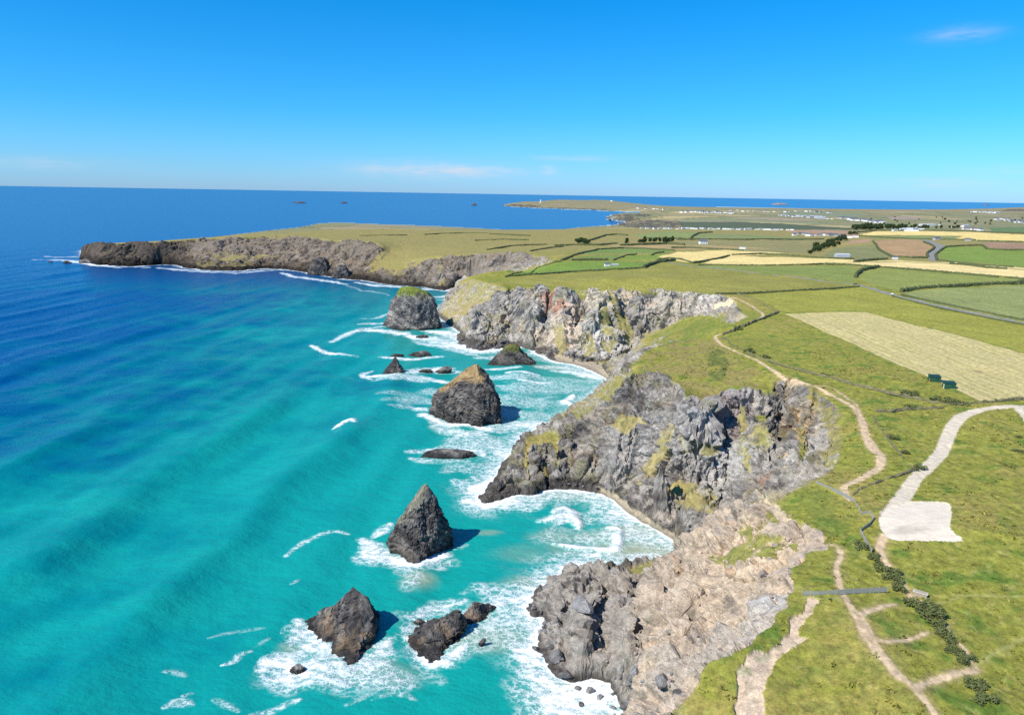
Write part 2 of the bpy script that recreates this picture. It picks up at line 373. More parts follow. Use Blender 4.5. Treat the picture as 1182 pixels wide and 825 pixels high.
GRASS_ON_CLIFF = [
 ([(507,360),(512,342),(530,324),(560,312),(600,312),(640,325),(600,329),(575,338),(560,350),(545,352),(535,368),(522,372)], 600, 900),
 ([(717,431),(745,427),(800,410),(830,430),(800,462),(785,448),(768,434)], 340, 480), ([(660,476),(690,445),(716,430),(726,432),(712,452),(690,472),(668,486)], 340, 480),
 ([(703,492),(722,478),(742,482),(748,490),(722,500)], 330, 480), ([(764,498),(777,487),(780,492),(770,512),(760,514)], 330, 480), ([(733,550),(752,525),(766,512),(771,518),(752,546),(738,562)], 330, 480),
 ([(770,562),(786,552),(806,560),(828,580),(824,592),(800,588),(780,576)], 280, 420), 
 ([(862,505),(875,490),(892,500),(885,520),(868,520)], 300, 420), ([(852,468),(858,468),(868,540),(864,556),(856,520)], 300, 420), ([(780,500),(800,510),(830,515),(820,525),(790,522)], 300, 420),
 ([(700,335),(712,345),(735,390),(736,405),(726,408),(712,370)], 600, 850), ([(735,405),(745,385),(790,368),(835,362),(845,375),(800,395)], 450, 800), ([(690,360),(700,352),(712,395),(704,410),(694,400)], 600, 850), ([(672,385),(682,380),(690,405),(676,412)], 600, 850), 
 ([(640,380),(650,372),(655,408),(645,412)], 600, 850), ([(470,298),(445,308),(430,318),(424,310),(440,290)], 900, 1500), ([(930,455),(960,470),(975,500),(970,545),(950,552),(955,500)], 280, 400),
 ([(500,330),(512,322),(520,316),(510,330)], 900, 1500),
]
SLIP = [(740,850),(763,830),(800,792),(815,762),(865,745),(905,702),(917,680),(913,655),(932,640),(957,628),(945,614),(915,600),(890,584),(880,582),(862,589),(840,600),(808,616),(790,630),(779,650),(740,664),(690,652),(660,640),(590,690),(590,780),(720,850)]
SLIP_GRASS = [[(820,646),(846,630),(870,622),(902,620),(905,632),(896,648),(862,653),(840,652)], [(852,612),(868,606),(876,618),(864,624)], [(884,590),(895,596),(908,606),(896,612),(886,602)], [(905,626),(920,628),(926,636),(912,634)], [(878,604),(888,606),(890,616),(878,620)]]
slip = inside(SLIP, 90, 345) & (cd > -20)
rock = np.where(slip, 1.0, rock)
for P_, lo, hi in ROCK_ON: rock = np.maximum(rock, inside(P_, lo, hi)*sstep(.12, .38, slope + .1*nA)*sstep(-.95, -.35, nB + .4*nA + 1.2*slope - .2))
for P_, lo, hi in GRASS_ON_CLIFF: rock = np.where(inside(P_, lo, hi), np.minimum(rock, .12 + .75*sstep(-.15, .55, .5*nC + .8*nA + .35*nD)), rock)
slipgrass = np.zeros(nv, bool)
for P_ in SLIP_GRASS: slipgrass |= inside(P_, 120, 345)
BEACHES = [([(690,556),(700,560),(716,574),(730,584),(752,597),(770,610),(790,614),(812,612),(800,628),(784,660),(760,640),(690,590)], 260, 372), ([(640,404),(660,415),(690,419),(716,418),(740,410),(740,440),(690,450),(640,425)], 420, 720)]
# the photographed strand
sand = np.zeros(nv, bool)
for P_, lo, hi in BEACHES: sand |= inside(P_, lo, hi) & (z < 3.6 + 0.4*nC) & ~slip
rock = np.where(sand, 0, rock); 

# ---- colours of the ground
def lerp(a, b, t): return a + (b - a) * t[:, None]
def cc(*c): return np.array(c, float)[None]
g = np.tile(cc(.175,.180,.036), (nv, 1))
g = lerp(g, cc(.085,.135,.024), sstep(0.05, .7, fbm(x/9+40, y/9, None, 4)))
g = lerp(g, cc(.26,.205,.07), 0.75*sstep(0.0, .9, nB + 0.5*nC))
g = lerp(g, cc(.26,.20,.085), 0.7*sstep(38, 6, cd + 8*nA)*sstep(170, 260, vr))
g = lerp(g, cc(.24,.20,.09), 0.5*sstep(.35, .8, slope))
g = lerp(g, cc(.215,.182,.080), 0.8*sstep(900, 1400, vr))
far_i = np.where(vr > 2300)[0]; _f1, _g, _i = worley(x[far_i]/240 + .2*nB[far_i], y[far_i]/380, 0*far_i + .5)
fc = lerp(np.tile(cc(.165,.175,.10), (len(far_i), 1)), cc(.22,.195,.13), sstep(.35, .6, _i)); fc = lerp(fc, cc(.33,.27,.15), sstep(.8, .88, _i)); fc = lerp(fc, cc(.07,.085,.045), .7*sstep(.10, .03, _g))
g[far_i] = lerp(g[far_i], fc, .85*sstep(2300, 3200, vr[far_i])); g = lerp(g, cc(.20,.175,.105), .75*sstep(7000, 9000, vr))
g = lerp(g, cc(.090,.125,.024), .5*sstep(.25, .75, nC + .35*nD + .3*nB)*sstep(900, 500, vr))
g = lerp(g, cc(.27,.24,.085), .5*sstep(.2, .8, fbm(x/3.1+70, y/3.1, None, 3) - .3*nB)*sstep(900, 500, vr))
g = g*cc(1.30, 1.26, 1.12)*(1 + .11*nD)[:, None]
for P_, lo, hi, col_, k_ in [([(717,432),(735,418),(760,400),(800,388),(826,392),(850,412),(900,440),(925,452),(955,470),(970,500),(972,545),(955,540),(940,470),(900,452),(850,444),(812,466),(785,446),(745,428)], 290, 520, (.25,.195,.075), .75), ([(815,408),(832,402),(842,418),(835,440),(822,444),(818,428)], 330, 480, (.085,.125,.025), .7), ([(745,392),(790,372),(840,364),(846,374),(800,392),(760,400)], 450, 800, (.13,.17,.035), .6), ([(885,583),(915,572),(945,562),(985,585),(992,600),(960,622),(940,608),(912,596)], 150, 300, (.11,.15,.03), .5)]:
    g = lerp(g, cc(*col_), k_*inside(P_, lo, hi)*sstep(-.7, .4, nA + .5*nC))
bed = 0.62*x + 0.30*y + 0.85*z + 5*nA
st = perlin(bed/2.1, y*0+3.3, nB) * 0.6 + perlin(bed/0.8, y*0+1.1, nA) * 0.4
k1 = sstep(-.7, .8, nA*0.6 + st*0.8 + nC*0.35); k1 = k1 + .45*(.62 - k1)*sstep(560, 640, vr)
rc = lerp(np.tile(cc(.085,.08,.08), (nv, 1)), cc(.35,.335,.32), k1)
rc = lerp(rc, cc(.30,.235,.165), 0.6*sstep(.1, .9, fbm(x/22+7, y/22, z/22, 3)))
rc = lerp(rc, cc(.17,.165,.08), 0.5*sstep(.25, .75, fbm(x/11, y/11+30, z/11, 4) + 0.25*sstep(1.6, .6, slope)))
def patch(px_, py_, rad, col, k=1.0):
    global rc
    h = hit(px_, py_); d = np.sqrt((x-h[0])**2 + (y-h[1])**2 + (z-h[2])**2)/rad
    rc = lerp(rc, cc(*col), k*sstep(1.15, .55, d + 0.4*nC + .2*nA))
for q in [(638,345,13,(.36,.19,.13),.8),(650,350,12,(.37,.20,.14),.7),(644,358,9,(.36,.21,.15),.6),(655,375,22,(.42,.36,.30),.9),(640,385,16,(.40,.345,.295),.9),(665,360,14,(.42,.37,.31),.8),(690,340,20,(.42,.38,.31),.7),(725,345,20,(.38,.33,.25),.7),(668,340,9,(.48,.40,.29),.8),
          (838,352,14,(.55,.46,.32),.95),(860,366,10,(.5,.43,.33),.8),(815,350,14,(.46,.44,.42),.8),(700,390,20,(.40,.39,.385),.75),(780,350,25,(.35,.32,.28),.6),
          (918,480,5,(.44,.32,.17),.7),(924,500,4,(.42,.31,.17),.7),(913,466,5,(.36,.26,.15),.6),(915,530,3.5,(.5,.36,.2),.9),(922,490,3,(.46,.34,.18),.8),(928,512,2.5,(.46,.34,.19),.7),(914,545,2.5,(.45,.35,.22),.8),(911,458,4,(.38,.28,.17),.6),(940,468,4,(.44,.34,.2),.7),(918,560,3,(.45,.33,.22),.9),(935,480,6,(.38,.30,.19),.5),(942,520,12,(.33,.31,.29),.8),(936,545,11,(.30,.285,.265),.75),(948,500,7,(.36,.31,.255),.7),(892,563,6,(.24,.15,.125),.7),(880,556,10,(.28,.235,.205),.7),
          (862,466,10,(.40,.385,.37),.8),(866,520,14,(.40,.385,.37),.7),(815,500,20,(.36,.36,.37),.7),(840,478,14,(.25,.22,.235),.8),(745,510,22,(.36,.355,.36),.6),(850,545,20,(.34,.34,.345),.6),(776,450,10,(.36,.34,.32),.6)]: patch(*q)
_e, _f = hit(915, 655), hit(690, 765); _ux, _uy = _f[0]-_e[0], _f[1]-_e[1]; _ll = math.hypot(_ux, _uy); _ux, _uy = _ux/_ll, _uy/_ll
al_s = x*_ux + y*_uy; cr_s = x*_uy - y*_ux
# the slip: fresh tan earth above, grey slate at the foot
tan = sstep(7, 30, z + 6*nA + 2*nC + 0.06*(px-700))
sl = lerp(np.tile(cc(.27,.255,.24), (nv, 1)), cc(.43,.36,.29), tan)
sl = lerp(sl, cc(.40,.345,.295), 0.8*sstep(-.1, .6, nB + .4*nA) * tan)
sl = lerp(sl, cc(.30,.265,.24), 0.6*sstep(.25, .8, nA + .5*nC))
sl = lerp(sl, cc(.55,.36,.23), 0.6*sstep(.5, .9, fbm(x/8+3, y/8, z/8, 3)) * tan)
sl = lerp(sl, cc(.15,.14,.13), .75*sstep(.30, .65, fbm(al_s/11, cr_s/5, z/9, 4) - .15*tan))
rc = np.where(slip[:, None], sl, rc)
for q in [(890,700,9,(.46,.46,.46),.9),(880,722,7,(.44,.44,.44),.9),(840,745,17,(.40,.36,.325),.85),(800,770,15,(.38,.345,.315),.8),(700,715,14,(.27,.26,.255),.8),(860,625,12,(.55,.43,.31),.6),(905,640,12,(.58,.46,.34),.6)]: patch(*q)
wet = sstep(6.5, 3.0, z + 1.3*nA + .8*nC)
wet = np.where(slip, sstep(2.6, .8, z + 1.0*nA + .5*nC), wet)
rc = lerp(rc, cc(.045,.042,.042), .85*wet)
rc = rc*np.where(slip, 1.0, 1.10)[:, None]*cc(1.0, .945, .86)*(1 + .28*sstep(560, 640, vr))[:, None]
pale = sstep(.15, .75, fbm(x/30-9, y/30, z/30, 3) + .25*nC)*(1-slip)
rc = lerp(rc, rc*1.15 + .02, .6*pale)
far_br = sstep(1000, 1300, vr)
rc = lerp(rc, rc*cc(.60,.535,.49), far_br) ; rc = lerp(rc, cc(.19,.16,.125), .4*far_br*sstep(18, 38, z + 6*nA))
rc = lerp(rc, rc*.45, sstep(1350, 1450, vr)*sstep(228, 205, px + 6*nB)*sstep(2200, 2100, vr))  # left end of the far headland: dark slate, with its shadow painted in
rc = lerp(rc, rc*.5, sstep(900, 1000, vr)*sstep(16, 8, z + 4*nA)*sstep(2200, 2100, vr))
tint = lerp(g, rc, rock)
tint = np.where(slipgrass[:, None], lerp(g*cc(.9,.95,.9), cc(.42,.33,.2), sstep(.3, .6, nC)), tint)
tint = lerp(tint, lerp(np.tile(cc(.34,.285,.20), (nv, 1)), cc(.21,.18,.135), sstep(2.2, .6, z)), sand.astype(float))
rock = np.where(slipgrass, .25, rock)

for P_, lo, hi in [([(699,249.5),(712,247.6),(748,246.6),(752,249),(738,252.5),(760,254),(792,256.5),(812,259.5),(800,262.5),(735,264),(700,258)], 2600, 7000), ([(580,238.5),(584,236.4),(606,236),(622,237.6),(626,239.4),(660,240.4),(700,241.6),(700,243.5),(640,242),(600,240.5)], 6000, 14000), ([(1150,244),(1166,241.5),(1200,241),(1200,244)], 8000, 16000)]:
    m_ = inside(P_, lo, hi, False); k_ = m_*sstep(-.6, .2, fbm(x/60, y/60, None, 3)); tint = lerp(tint, cc(.075,.066,.066), .85*k_); rock = np.maximum(rock, k_)
# ---- displacement
nrm = np.sqrt(1 + gx*gx + gy*gy); nx, ny, nz = -gx/nrm, -gy/nrm, 1/nrm
rw = rock * sstep(-3, 3, z+2)
edge = sstep(-2, 2.5, cd)
wx = x + 5*fbm(x/23+2, y/23, z/23, 2); wy = y + 5*fbm(x/23, y/23+8, z/23, 2)
j1 = ((.78*wx - .42*wy + .30*z)/6.3) % 1.0; j2 = ((.35*wx + .72*wy - .45*z)/4.1 + .3*nA) % 1.0; j3 = ((.9*wx + .2*wy + .7*z)/2.3 + .4*nA) % 1.0
block = 1.5*(j1-.5) + 1.15*(j2-.5) + .6*(j3-.5)
_e, _f = hit(915, 655), hit(690, 765); _ux, _uy = _f[0]-_e[0], _f[1]-_e[1]; _ll = math.hypot(_ux, _uy); _ux, _uy = _ux/_ll, _uy/_ll
al_ = x*_ux + y*_uy; cr__ = x*_uy - y*_ux
lump = ridged(x/16+5, y/16+2, z/16, 2)
gul = ridged(cr__/13 + .6*nA, al_/38, z/70, 3)
rs = np.where((rock > .2) & (vr < 1000))[0]
wk1 = np.zeros(nv); wk2 = np.zeros(nv); wedge = np.ones(nv)
_f1, _g, _i = worley(wx[rs]/5.5 + .25*nC[rs], wy[rs]/5.5, (z[rs] + .4*wx[rs])/7.0); wk1[rs] = (_i - .5)*2 + 1.1*(.55 - _f1); wedge[rs] = sstep(0, .14, _g)
_f1, _g, _i = worley(wx[rs]/2.1, wy[rs]/2.1, (z[rs] + .3*wy[rs])/2.3); wk2[rs] = (_i - .5)*1.6 + 1.3*(.5 - _f1)
crack = sstep(.80, .97, 1 - np.abs(perlin(wx/17 + 4, wy/17, z/60))*1.6) 
big = ridged(x/30, y/30, z/34, 3) ; med = ridged(x/8.5+3, y/8.5, z/10, 3); fine = ridged(x/2.6, y/2.6, z/2.6, 2)
saw = (bed/3.1) % 1.0
flute = ridged(wx/13+8, wy/13, z/90, 2)
midr = sstep(560, 640, vr)
ampb = np.where(slip, 1.4, 4.6); ampm = np.where(slip, 2.3*sstep(-.7, .3, nB+.6*nA)+.3, 2.1); farc = sstep(850, 950, vr); ampm = ampm*(1-.5*farc); ampb = np.where(vr > 900, 7, ampb); fl2 = ridged(x/46+3, y/46, z/300, 3)
d = rw * (ampb*(big-.3) + ampm*(med-.4) + np.where(slip, .12, (.6 - .35*midr)*(1-farc))*fine + np.where(slip, .1, .9)*(saw*saw-.3) + block*np.where(slip, .15, .8) + wk1*np.where(slip, .9 + 2.0*sstep(-.4, .5, nA + nB), 1.15 - .8*farc) + wk2*np.where(slip, 0.75*sstep(0, .6, nB + .7*nA), (.55 - .35*midr)*(1-farc)) + np.where(slip, 0, (1.6 + 1.4*midr)*(flute-.4)*(1-farc) + farc*7*(fl2-.5)) - .8*(1-wedge) - np.where(slip, 2.8, 3.2)*crack + np.where(slip, 3.6*(gul-.4) + 3.0*(lump-.3), 0))
d = d - rw*np.where(slip, d[slip].mean() if slip.any() else 0, d[(rock > .7) & ~slip & (vr < 600)].mean())
d = np.clip(d, -7, 6) * np.clip(.35 + cd/14, .25, 1)
d = np.where(slip, np.minimum(d, .2 + .45*np.maximum(56.5 - z, 0)), np.minimum(d, .5 + .6*np.maximum(np.maximum(57 - z, (vr > 600)*20), 0)))
grassy = 1 - rock
bump_amp = np.where(vr < 480, .22, .5) * sstep(60, 130, vr + 60)
x2 = x + nx*d; y2 = y + ny*d; z2 = z + nz*d*0.8
z2 = z2 + grassy*sstep(2, 5, z) * (0.20*fbm(x/2.2, y/2.2, None, 3) + 0.35*fbm(x/9, y/9, None, 2) + 0.9*nB*sstep(25, 80, cd))
z2 = np.where(sand, z*0.8 + .12*nC, z2)

trod = np.zeros(nv)
# ---- paths, tracks, the car park, the road: worn into the ground
region = np.zeros(nv, np.int16)
REG = {0: ('terrain', 'cliff top grassland and slate cliffs falling to turquoise sea')}
def reg(name, label):
    k = len(REG); REG[k] = (name, label); return k
def world_line(pts): return [hit(p[0], p[1]) for p in pts]
def line_dist(wp, widths, pad=6.0):
    P = np.array([(p[0], p[1]) for p in wp]); m = (x > P[:, 0].min()-pad) & (x < P[:, 0].max()+pad) & (y > P[:, 1].min()-pad) & (y < P[:, 1].max()+pad)
    X, Y = x[m], y[m]; best = np.full(len(X), 1e9)
    for k in range(len(P)-1):
        ex, ey = P[k+1]-P[k]; l2 = ex*ex+ey*ey+1e-9
        t = np.clip(((X-P[k, 0])*ex + (Y-P[k, 1])*ey)/l2, 0, 1)
        w = widths[k] + (widths[k+1]-widths[k])*t
        best = np.minimum(best, np.hypot(X-P[k, 0]-t*ex, Y-P[k, 1]-t*ey) - w/2)
    out = np.full(nv, 1e9); out[m] = best; return out
def smooth_line(pts, n=4):
    P = np.array(pts, float); out = []
    for i in range(len(P)-1):
        p0, p1, p2, p3 = P[max(i-1, 0)], P[i], P[i+1], P[min(i+2, len(P)-1)]
        for k in range(n):
            t = k/n; out.append(tuple(0.5*((2*p1) + (-p0+p2)*t + (2*p0-5*p1+4*p2-p3)*t*t + (-p0+3*p1-3*p2+p3)*t**3)))
    out.append(tuple(P[-1])); return out
def lay_path(name, label, pts, col, rag=0.5, verge=None, sink=0.08, soft=0.35, rg=True, streak=.25):
    """pts: (x, y, width in metres)"""
    global tint, z2, region, rock, trod
    q = smooth_line(pts); wp = world_line(q); d = line_dist(wp, [p[2] for p in q]) 
    d = d + rag*(.6*fbm(x/1.7, y/1.7, None, 3) + .5*nC)
    w = sstep(soft, -soft, d)
    c = cc(*col)*(1 + streak*fbm(x/1.3+5, y/1.3, None, 3))[:, None]
    if verge is not None: tint = lerp(tint, cc(*verge), .55*sstep(1.6, .0, d + .5*nC))
    tint = lerp(tint, c, w); trod = np.maximum(trod, w*(.95 if 'gravel' in name or name == '' else .5))
    z2 = z2 - sink*w
    if rg: region[d < 0] = reg(name, label)
    return wp
EARTH = (.53,.395,.25); 
WORN = (.33,.26,.115)
PATHS = [
 ('path', 'bare earth coast path winding along the central cliff top', [(846,344,1.2),(862,351,1.6),(874,358,1.8),(881,364,1.8),(870,371,1.8),(845,382,1.6),(828,387,1.6),(826,391,1.5),(834,398,1.5),(852,407,1.5),(870,414,1.5),(890,425,1.7),(907,437,1.7),(924,441,1.8),(940,447,2),(965,459,2),(985,470,2.2),(993,481,2.5),(1000,503,3.0),(1009,517,3.6),(1017,526,3.2),(1016,537,2.6),(1000,550,2.4),(982,559,2.2),(974,566,1.8),(981,577,1.2)]),
 ('path', 'thin worn shortcut beside the bend of the coast path', [(940,446,.8),(953,446,.8),(966,451,.8),(980,461,.8),(988,466,.8),(993,479,1)]),
 ('path', 'wide worn earth path running past the long grey fence to the bottom edge', [(956,628,.8),(966,629,1.0),(971,641,1.1),(966,652,1.1),(967,666,1.2),(970,677,1.3),(974,688,1.4),(980,697,1.5),(988,709,2.0),(996,722,2.8),(1005,741,2.7),(1018,760,2.3),(1035,778,2.0),(1055,795,1.6),(1068,810,1.5),(1079,826,1.5),(1090,850,1.5)]),
 ('path', 'short sandy spur path towards the stile by the bushes', [(991,713,2.0),(1000,705,1.5),(1012,701,1.3),(1024,698,1.1),(1033,696,.8)]),
 ('path', 'faint sandy side path crossing to the row of bushes', [(1010,742,1.0),(1030,741,.9),(1052,736,.9),(1071,729,.8)]),
 ('path', 'sandy side path with rutted edge ending behind the last bush', [(1056,795,1.3),(1070,787,1.1),(1090,780,1.1),(1112,775,1.3),(1126,772,1.5),(1125,765,1.0)]),
 ('path', 'narrow earth path hidden behind the row of dark bushes', [(1126,768,1.1),(1112,748,.9),(1097,733,.9),(1088,713,.9),(1070,697,1.0),(1054,689,1.2),(1042,673,1.2),(1028,656,1.3),(1019,640,1.6),(1016,630,2.0),(1022,618,2.4)]),
]
for nme, lb, pts in PATHS: lay_path(nme, lb, pts, EARTH, rag=.55, verge=WORN)
for pts in ([(1126,766,.8),(1150,753,.9),(1182,735,.9)], [(1066,700,.8),(1092,693,.7),(1112,687,.7),(1140,687,.7),(1200,689,.7)], [(962,629,.4),(1000,644,.4)], [(930,690,1.2),(950,692,1),(974,690,1)]):
    lay_path('', '', pts, (.30,.29,.09), rag=.3, rg=False, sink=.03, soft=.5)
lay_path('', '', [(880,577,.8),(888,582,1.0),(896,583,1.0),(902,592,1.0),(910,602,1.0)], (.5,.4,.27), rag=.6, rg=False)
lay_path('gravel_track', 'pale gravel track curving up from the car park', [(1030,596,6.5),(1040,577,5),(1049,563,4.6),(1058,550,4.4),(1072,537,4.4),(1085,523,4.6),(1092,508,4.8),(1098,495,4.8),(1108,483,5),(1126,474.5,5),(1152,471,5),(1182,469.5,5),(1240,470,5)], (.58,.495,.375), rag=.35, soft=.25, streak=.12)
lay_path('', '', [(1176,472,4),(1186,483,4),(1200,500,4)], (.58,.495,.375), rg=False)
cpk = inside(smooth_line([(1036,585),(1050,579.5),(1092,580.5),(1098,591),(1097,611),(1111,624),(1060,624.5),(1033,623.5),(1020,616),(1014,600),(1024,585),(1036,585)], 3), rough=False)
region[cpk] = reg('car_park', 'empty pale gravel car park beside the track')
_h = hit(1050, 612); dst = np.hypot(x-_h[0], (y-_h[1])*2.2)
cp_c = cc(.66,.58,.46)*(1 - .10*sstep(-.2, .6, fbm(x/3.5, y/1.2, None, 3)) - .22*sstep(8, 2, dst + 3*nC))[:, None]
tint = np.where(cpk[:, None], cp_c, tint); z2 = np.where(cpk, z + .03*nC, z2); trod = np.where(cpk, 1, trod)
scar = inside([(936,689),(946,695),(938,706),(930,716),(930,722),(918,728),(932,737),(917,742),(906,752),(895,765),(884,782),(879,798),(884,812),(880,840),(850,850),(851,775),(860,760),(874,750),(890,748),(906,730),(918,712),(928,700)], 80, 220)
region[scar] = reg('bare_ground', 'bare sandy scar eroded beside the landslip rim')
tint = np.where(scar[:, None], lerp(np.tile(cc(.53,.41,.29), (nv, 1)), cc(.36,.33,.2), sstep(.25, .7, nC + .3*nA)), tint); z2 = np.where(scar, z2 - .6, z2)
speck = inside([(868,752),(900,748),(925,735),(915,755),(892,775),(876,790),(862,792)], 80, 220) & (nC + .4*nD > .15)
tint = np.where((speck & ~scar)[:, None], cc(.45,.39,.25), tint)
ROAD = [(760,301,5),(792,306,6),(822,309,6),(850,312.5,6),(890,317,6),(928,321.5,6),(960,325,6),(986,328,6),(1005,332.5,6),(1026,339,6),(1050,345,6),(1077,351.5,6),(1110,358.5,6),(1145,365.5,6),(1182,372.5,6),(1260,388,6)]
lay_path('road', 'narrow grey country road running across the fields', ROAD, (.24,.235,.225), rag=.2, soft=.4, sink=.0, streak=.05)
lay_path('road', 'distant grey lane zigzagging uphill between hedges', [(1064,275.5,12),(1075,279.5,13),(1086,285,14),(1080,289,14),(1074.5,292,13),(1076,296,13),(1079,301,12)], (.23,.225,.225), rag=.2, soft=.6, sink=0, streak=.05)

# ---- fields
FIELDS = [ # polygon on the ground, colour, label
 ([(906,362),(950,360),(999,360),(1090,383.5),(1182,407.5),(1300,438),(1300,452),(1182,459.5),(1133,463)], (.43,.36,.155), 'long pale mown hay field with drying rows behind the green sheds'),
 ([(860,339),(925,335.5),(992,331.5),(1006,334.5),(1026,341),(1077,353.5),(1182,374.5),(1300,398),(1300,437),(1182,406),(1090,382),(999,358.6),(950,358.6),(905,360.5),(890,352)], (.225,.23,.045), 'olive green pasture strip between the road and the hay field'),
 ([(1040,337),(1100,333),(1182,328.5),(1300,322),(1300,392),(1182,370.5),(1110,356.5),(1077,349.5)], (.20,.23,.085), 'pale green crop field on the right beyond the road'),
 ([(990,322),(994,316.5),(1003,311.5),(1021,309.5),(1100,315.5),(1182,322),(1182,327),(1110,331.5),(1040,335.5),(1008,329)], (.19,.22,.06), 'rounded green field held in the curve of the dark hedge'),
 ([(583,320),(660,314.5),(742,310),(765,303.5),(790,307.5),(850,314),(928,323),(985,329.5),(925,334),(860,338),(845,341.5),(805,336),(700,333),(592,329)], (.205,.20,.05), 'broad olive pasture along the top of the big cliff'),
 ([(800,306.5),(880,307.5),(985,308),(993,314),(988,322),(984,326),(928,319.5),(850,310.8),(815,307.5)], (.165,.205,.055), 'green field lying just above the road bend'),
 ([(806,304.8),(843,295.3),(900,297),(986,299.5),(986,303),(930,304),(884,306)], (.56,.46,.20), 'golden stubble field behind the green field above the road'),
 ([(958,304.6),(1000,302.4),(1060,303),(1110,306),(1182,312.5),(1300,322),(1300,331),(1182,320.5),(1060,311),(1000,307)], (.56,.46,.22), 'long pale straw field above the curved hedge'),
 ([(990,301.6),(1040,300.4),(1100,303.2),(1160,307),(1182,309),(1300,318),(1300,321),(1182,311.5),(1110,305),(1060,302.4)], (.52,.43,.21), 'thin straw strip along the far side of the long straw field'),
 ([(760,296),(782,291.2),(840,288.5),(905,292),(860,295.2),(835,299),(802,303),(775,301)], (.55,.45,.19), 'rounded golden barley field beside the green strip fields'),
 ([(592,317),(620,309.5),(648,302.3),(680,301.2),(752,302.4),(742,308.6),(660,312.8),(600,318)], (.13,.20,.04), 'bright green strip field on the headland neck, nearest of the green strips'),
 ([(655,300.6),(668,296.5),(690,294.5),(722,294.2),(712,300.4),(680,299.8)], (.14,.19,.05), 'small mid green strip field between two low hedges'),
 ([(716,300.2),(726,294.6),(772,293.5),(776,296),(758,300.6)], (.15,.21,.04), 'small bright green field touching the barley field'),
 ([(672,293.6),(682,288.5),(730,286.8),(776,289.5),(768,292.2),(700,293)], (.14,.20,.055), 'green field above the small strips, below the tan strip'),
 ([(700,284),(760,282.6),(842,284),(905,288),(840,286.6),(790,288.8),(740,285.8)], (.30,.23,.11), 'narrow tan strip field beyond the green fields'),
 ([(728,271.5),(770,266.5),(806,268.2),(799,275.2),(745,275.3)], (.18,.22,.08), 'pale green field near the far cove'),
 ([(786,272.5),(803,269.4),(860,270.5),(951,276),(870,276.4),(800,275.5)], (.17,.20,.08), 'grey green field below the line of white caravans'),
 ([(784,277.5),(870,277.6),(952,277),(942,287),(928,292),(862,290),(790,285.5)], (.20,.19,.085), 'broad faded brown green field left of the wooded valley'),
 ([(948,297),(962,287),(990,283.5),(1008,283),(1018,292),(1030,297.5),(988,299)], (.17,.18,.08), 'dull green field sloping up right of the wooded valley'),
 ([(1009,278.6),(1040,276),(1066,278),(1079,284),(1070,289),(1069,296.6),(1035,296.4),(1018,289.5)], (.30,.205,.11), 'ploughed brown field with rounded hedge beside the zigzag lane'),
 ([(974,281.6),(985,277),(1006,276),(1004,279.6),(990,281)], (.31,.21,.13), 'small ploughed field above the wooded valley'),
 ([(1083,289.5),(1094,285),(1134,284.5),(1140,288),(1182,289.5),(1300,293),(1300,315),(1182,308.4),(1160,306),(1100,301.8),(1085,300)], (.15,.215,.045), 'vivid green field right of the zigzag lane'),
 ([(1134,279.4),(1182,280.4),(1300,284),(1300,292),(1182,288.2),(1142,287)], (.25,.17,.11), 'dark ploughed field on the right edge above the vivid green field'),
 ([(990,271.6),(1010,267.2),(1060,266.8),(1130,268.2),(1182,271),(1300,275),(1300,282),(1182,279.2),(1140,277.8),(1100,276.4),(1112,272.4),(1050,271.4)], (.56,.45,.17), 'big golden field on the ridge below the village'),
 ([(1000,273.6),(1050,272.2),(1108,272.8),(1098,276),(1060,274.8),(1010,275.4)], (.17,.21,.08), 'thin green field under the golden ridge field'),
 ([(906,266.2),(945,265.4),(984,266.4),(976,270.6),(950,270.8),(920,269.8)], (.30,.20,.13), 'brown field behind the row of caravans'),
 ([(784,256),(850,256.4),(900,258),(950,261.4),(984,263.4),(986,265.4),(900,265.2),(790,264.6)], (.075,.10,.055), 'dark scrub slope below the far villages'),
 ([(786,252.6),(860,253),(940,256.6),(965,260),(900,257),(850,255.4),(786,255)], (.18,.21,.10), 'pale green field on top of the dark scrub slope'),
 ([(840,250.6),(900,251.4),(950,254),(920,255),(860,252.6)], (.28,.21,.13), 'tan field before the distant white hamlet'),
 ([(905,245),(960,244.8),(1000,247),(990,250.4),(940,250),(900,248.6)], (.17,.21,.10), 'green hillside on the far coast'),
 ([(1024,250.4),(1064,250.2),(1060,253.6),(1028,253.4)], (.28,.20,.14), 'small brown field beside the far village'),
 ([(1140,263),(1182,262),(1300,265),(1300,270),(1182,269),(1146,267)], (.10,.17,.06), 'dark green meadow beyond the ridge on the right'),
]
_p0, _p1 = hit(912, 364), hit(1133, 462); _dx, _dy = _p1[0]-_p0[0], _p1[1]-_p0[1]; _l = math.hypot(_dx, _dy); _dx, _dy = _dx/_l, _dy/_l
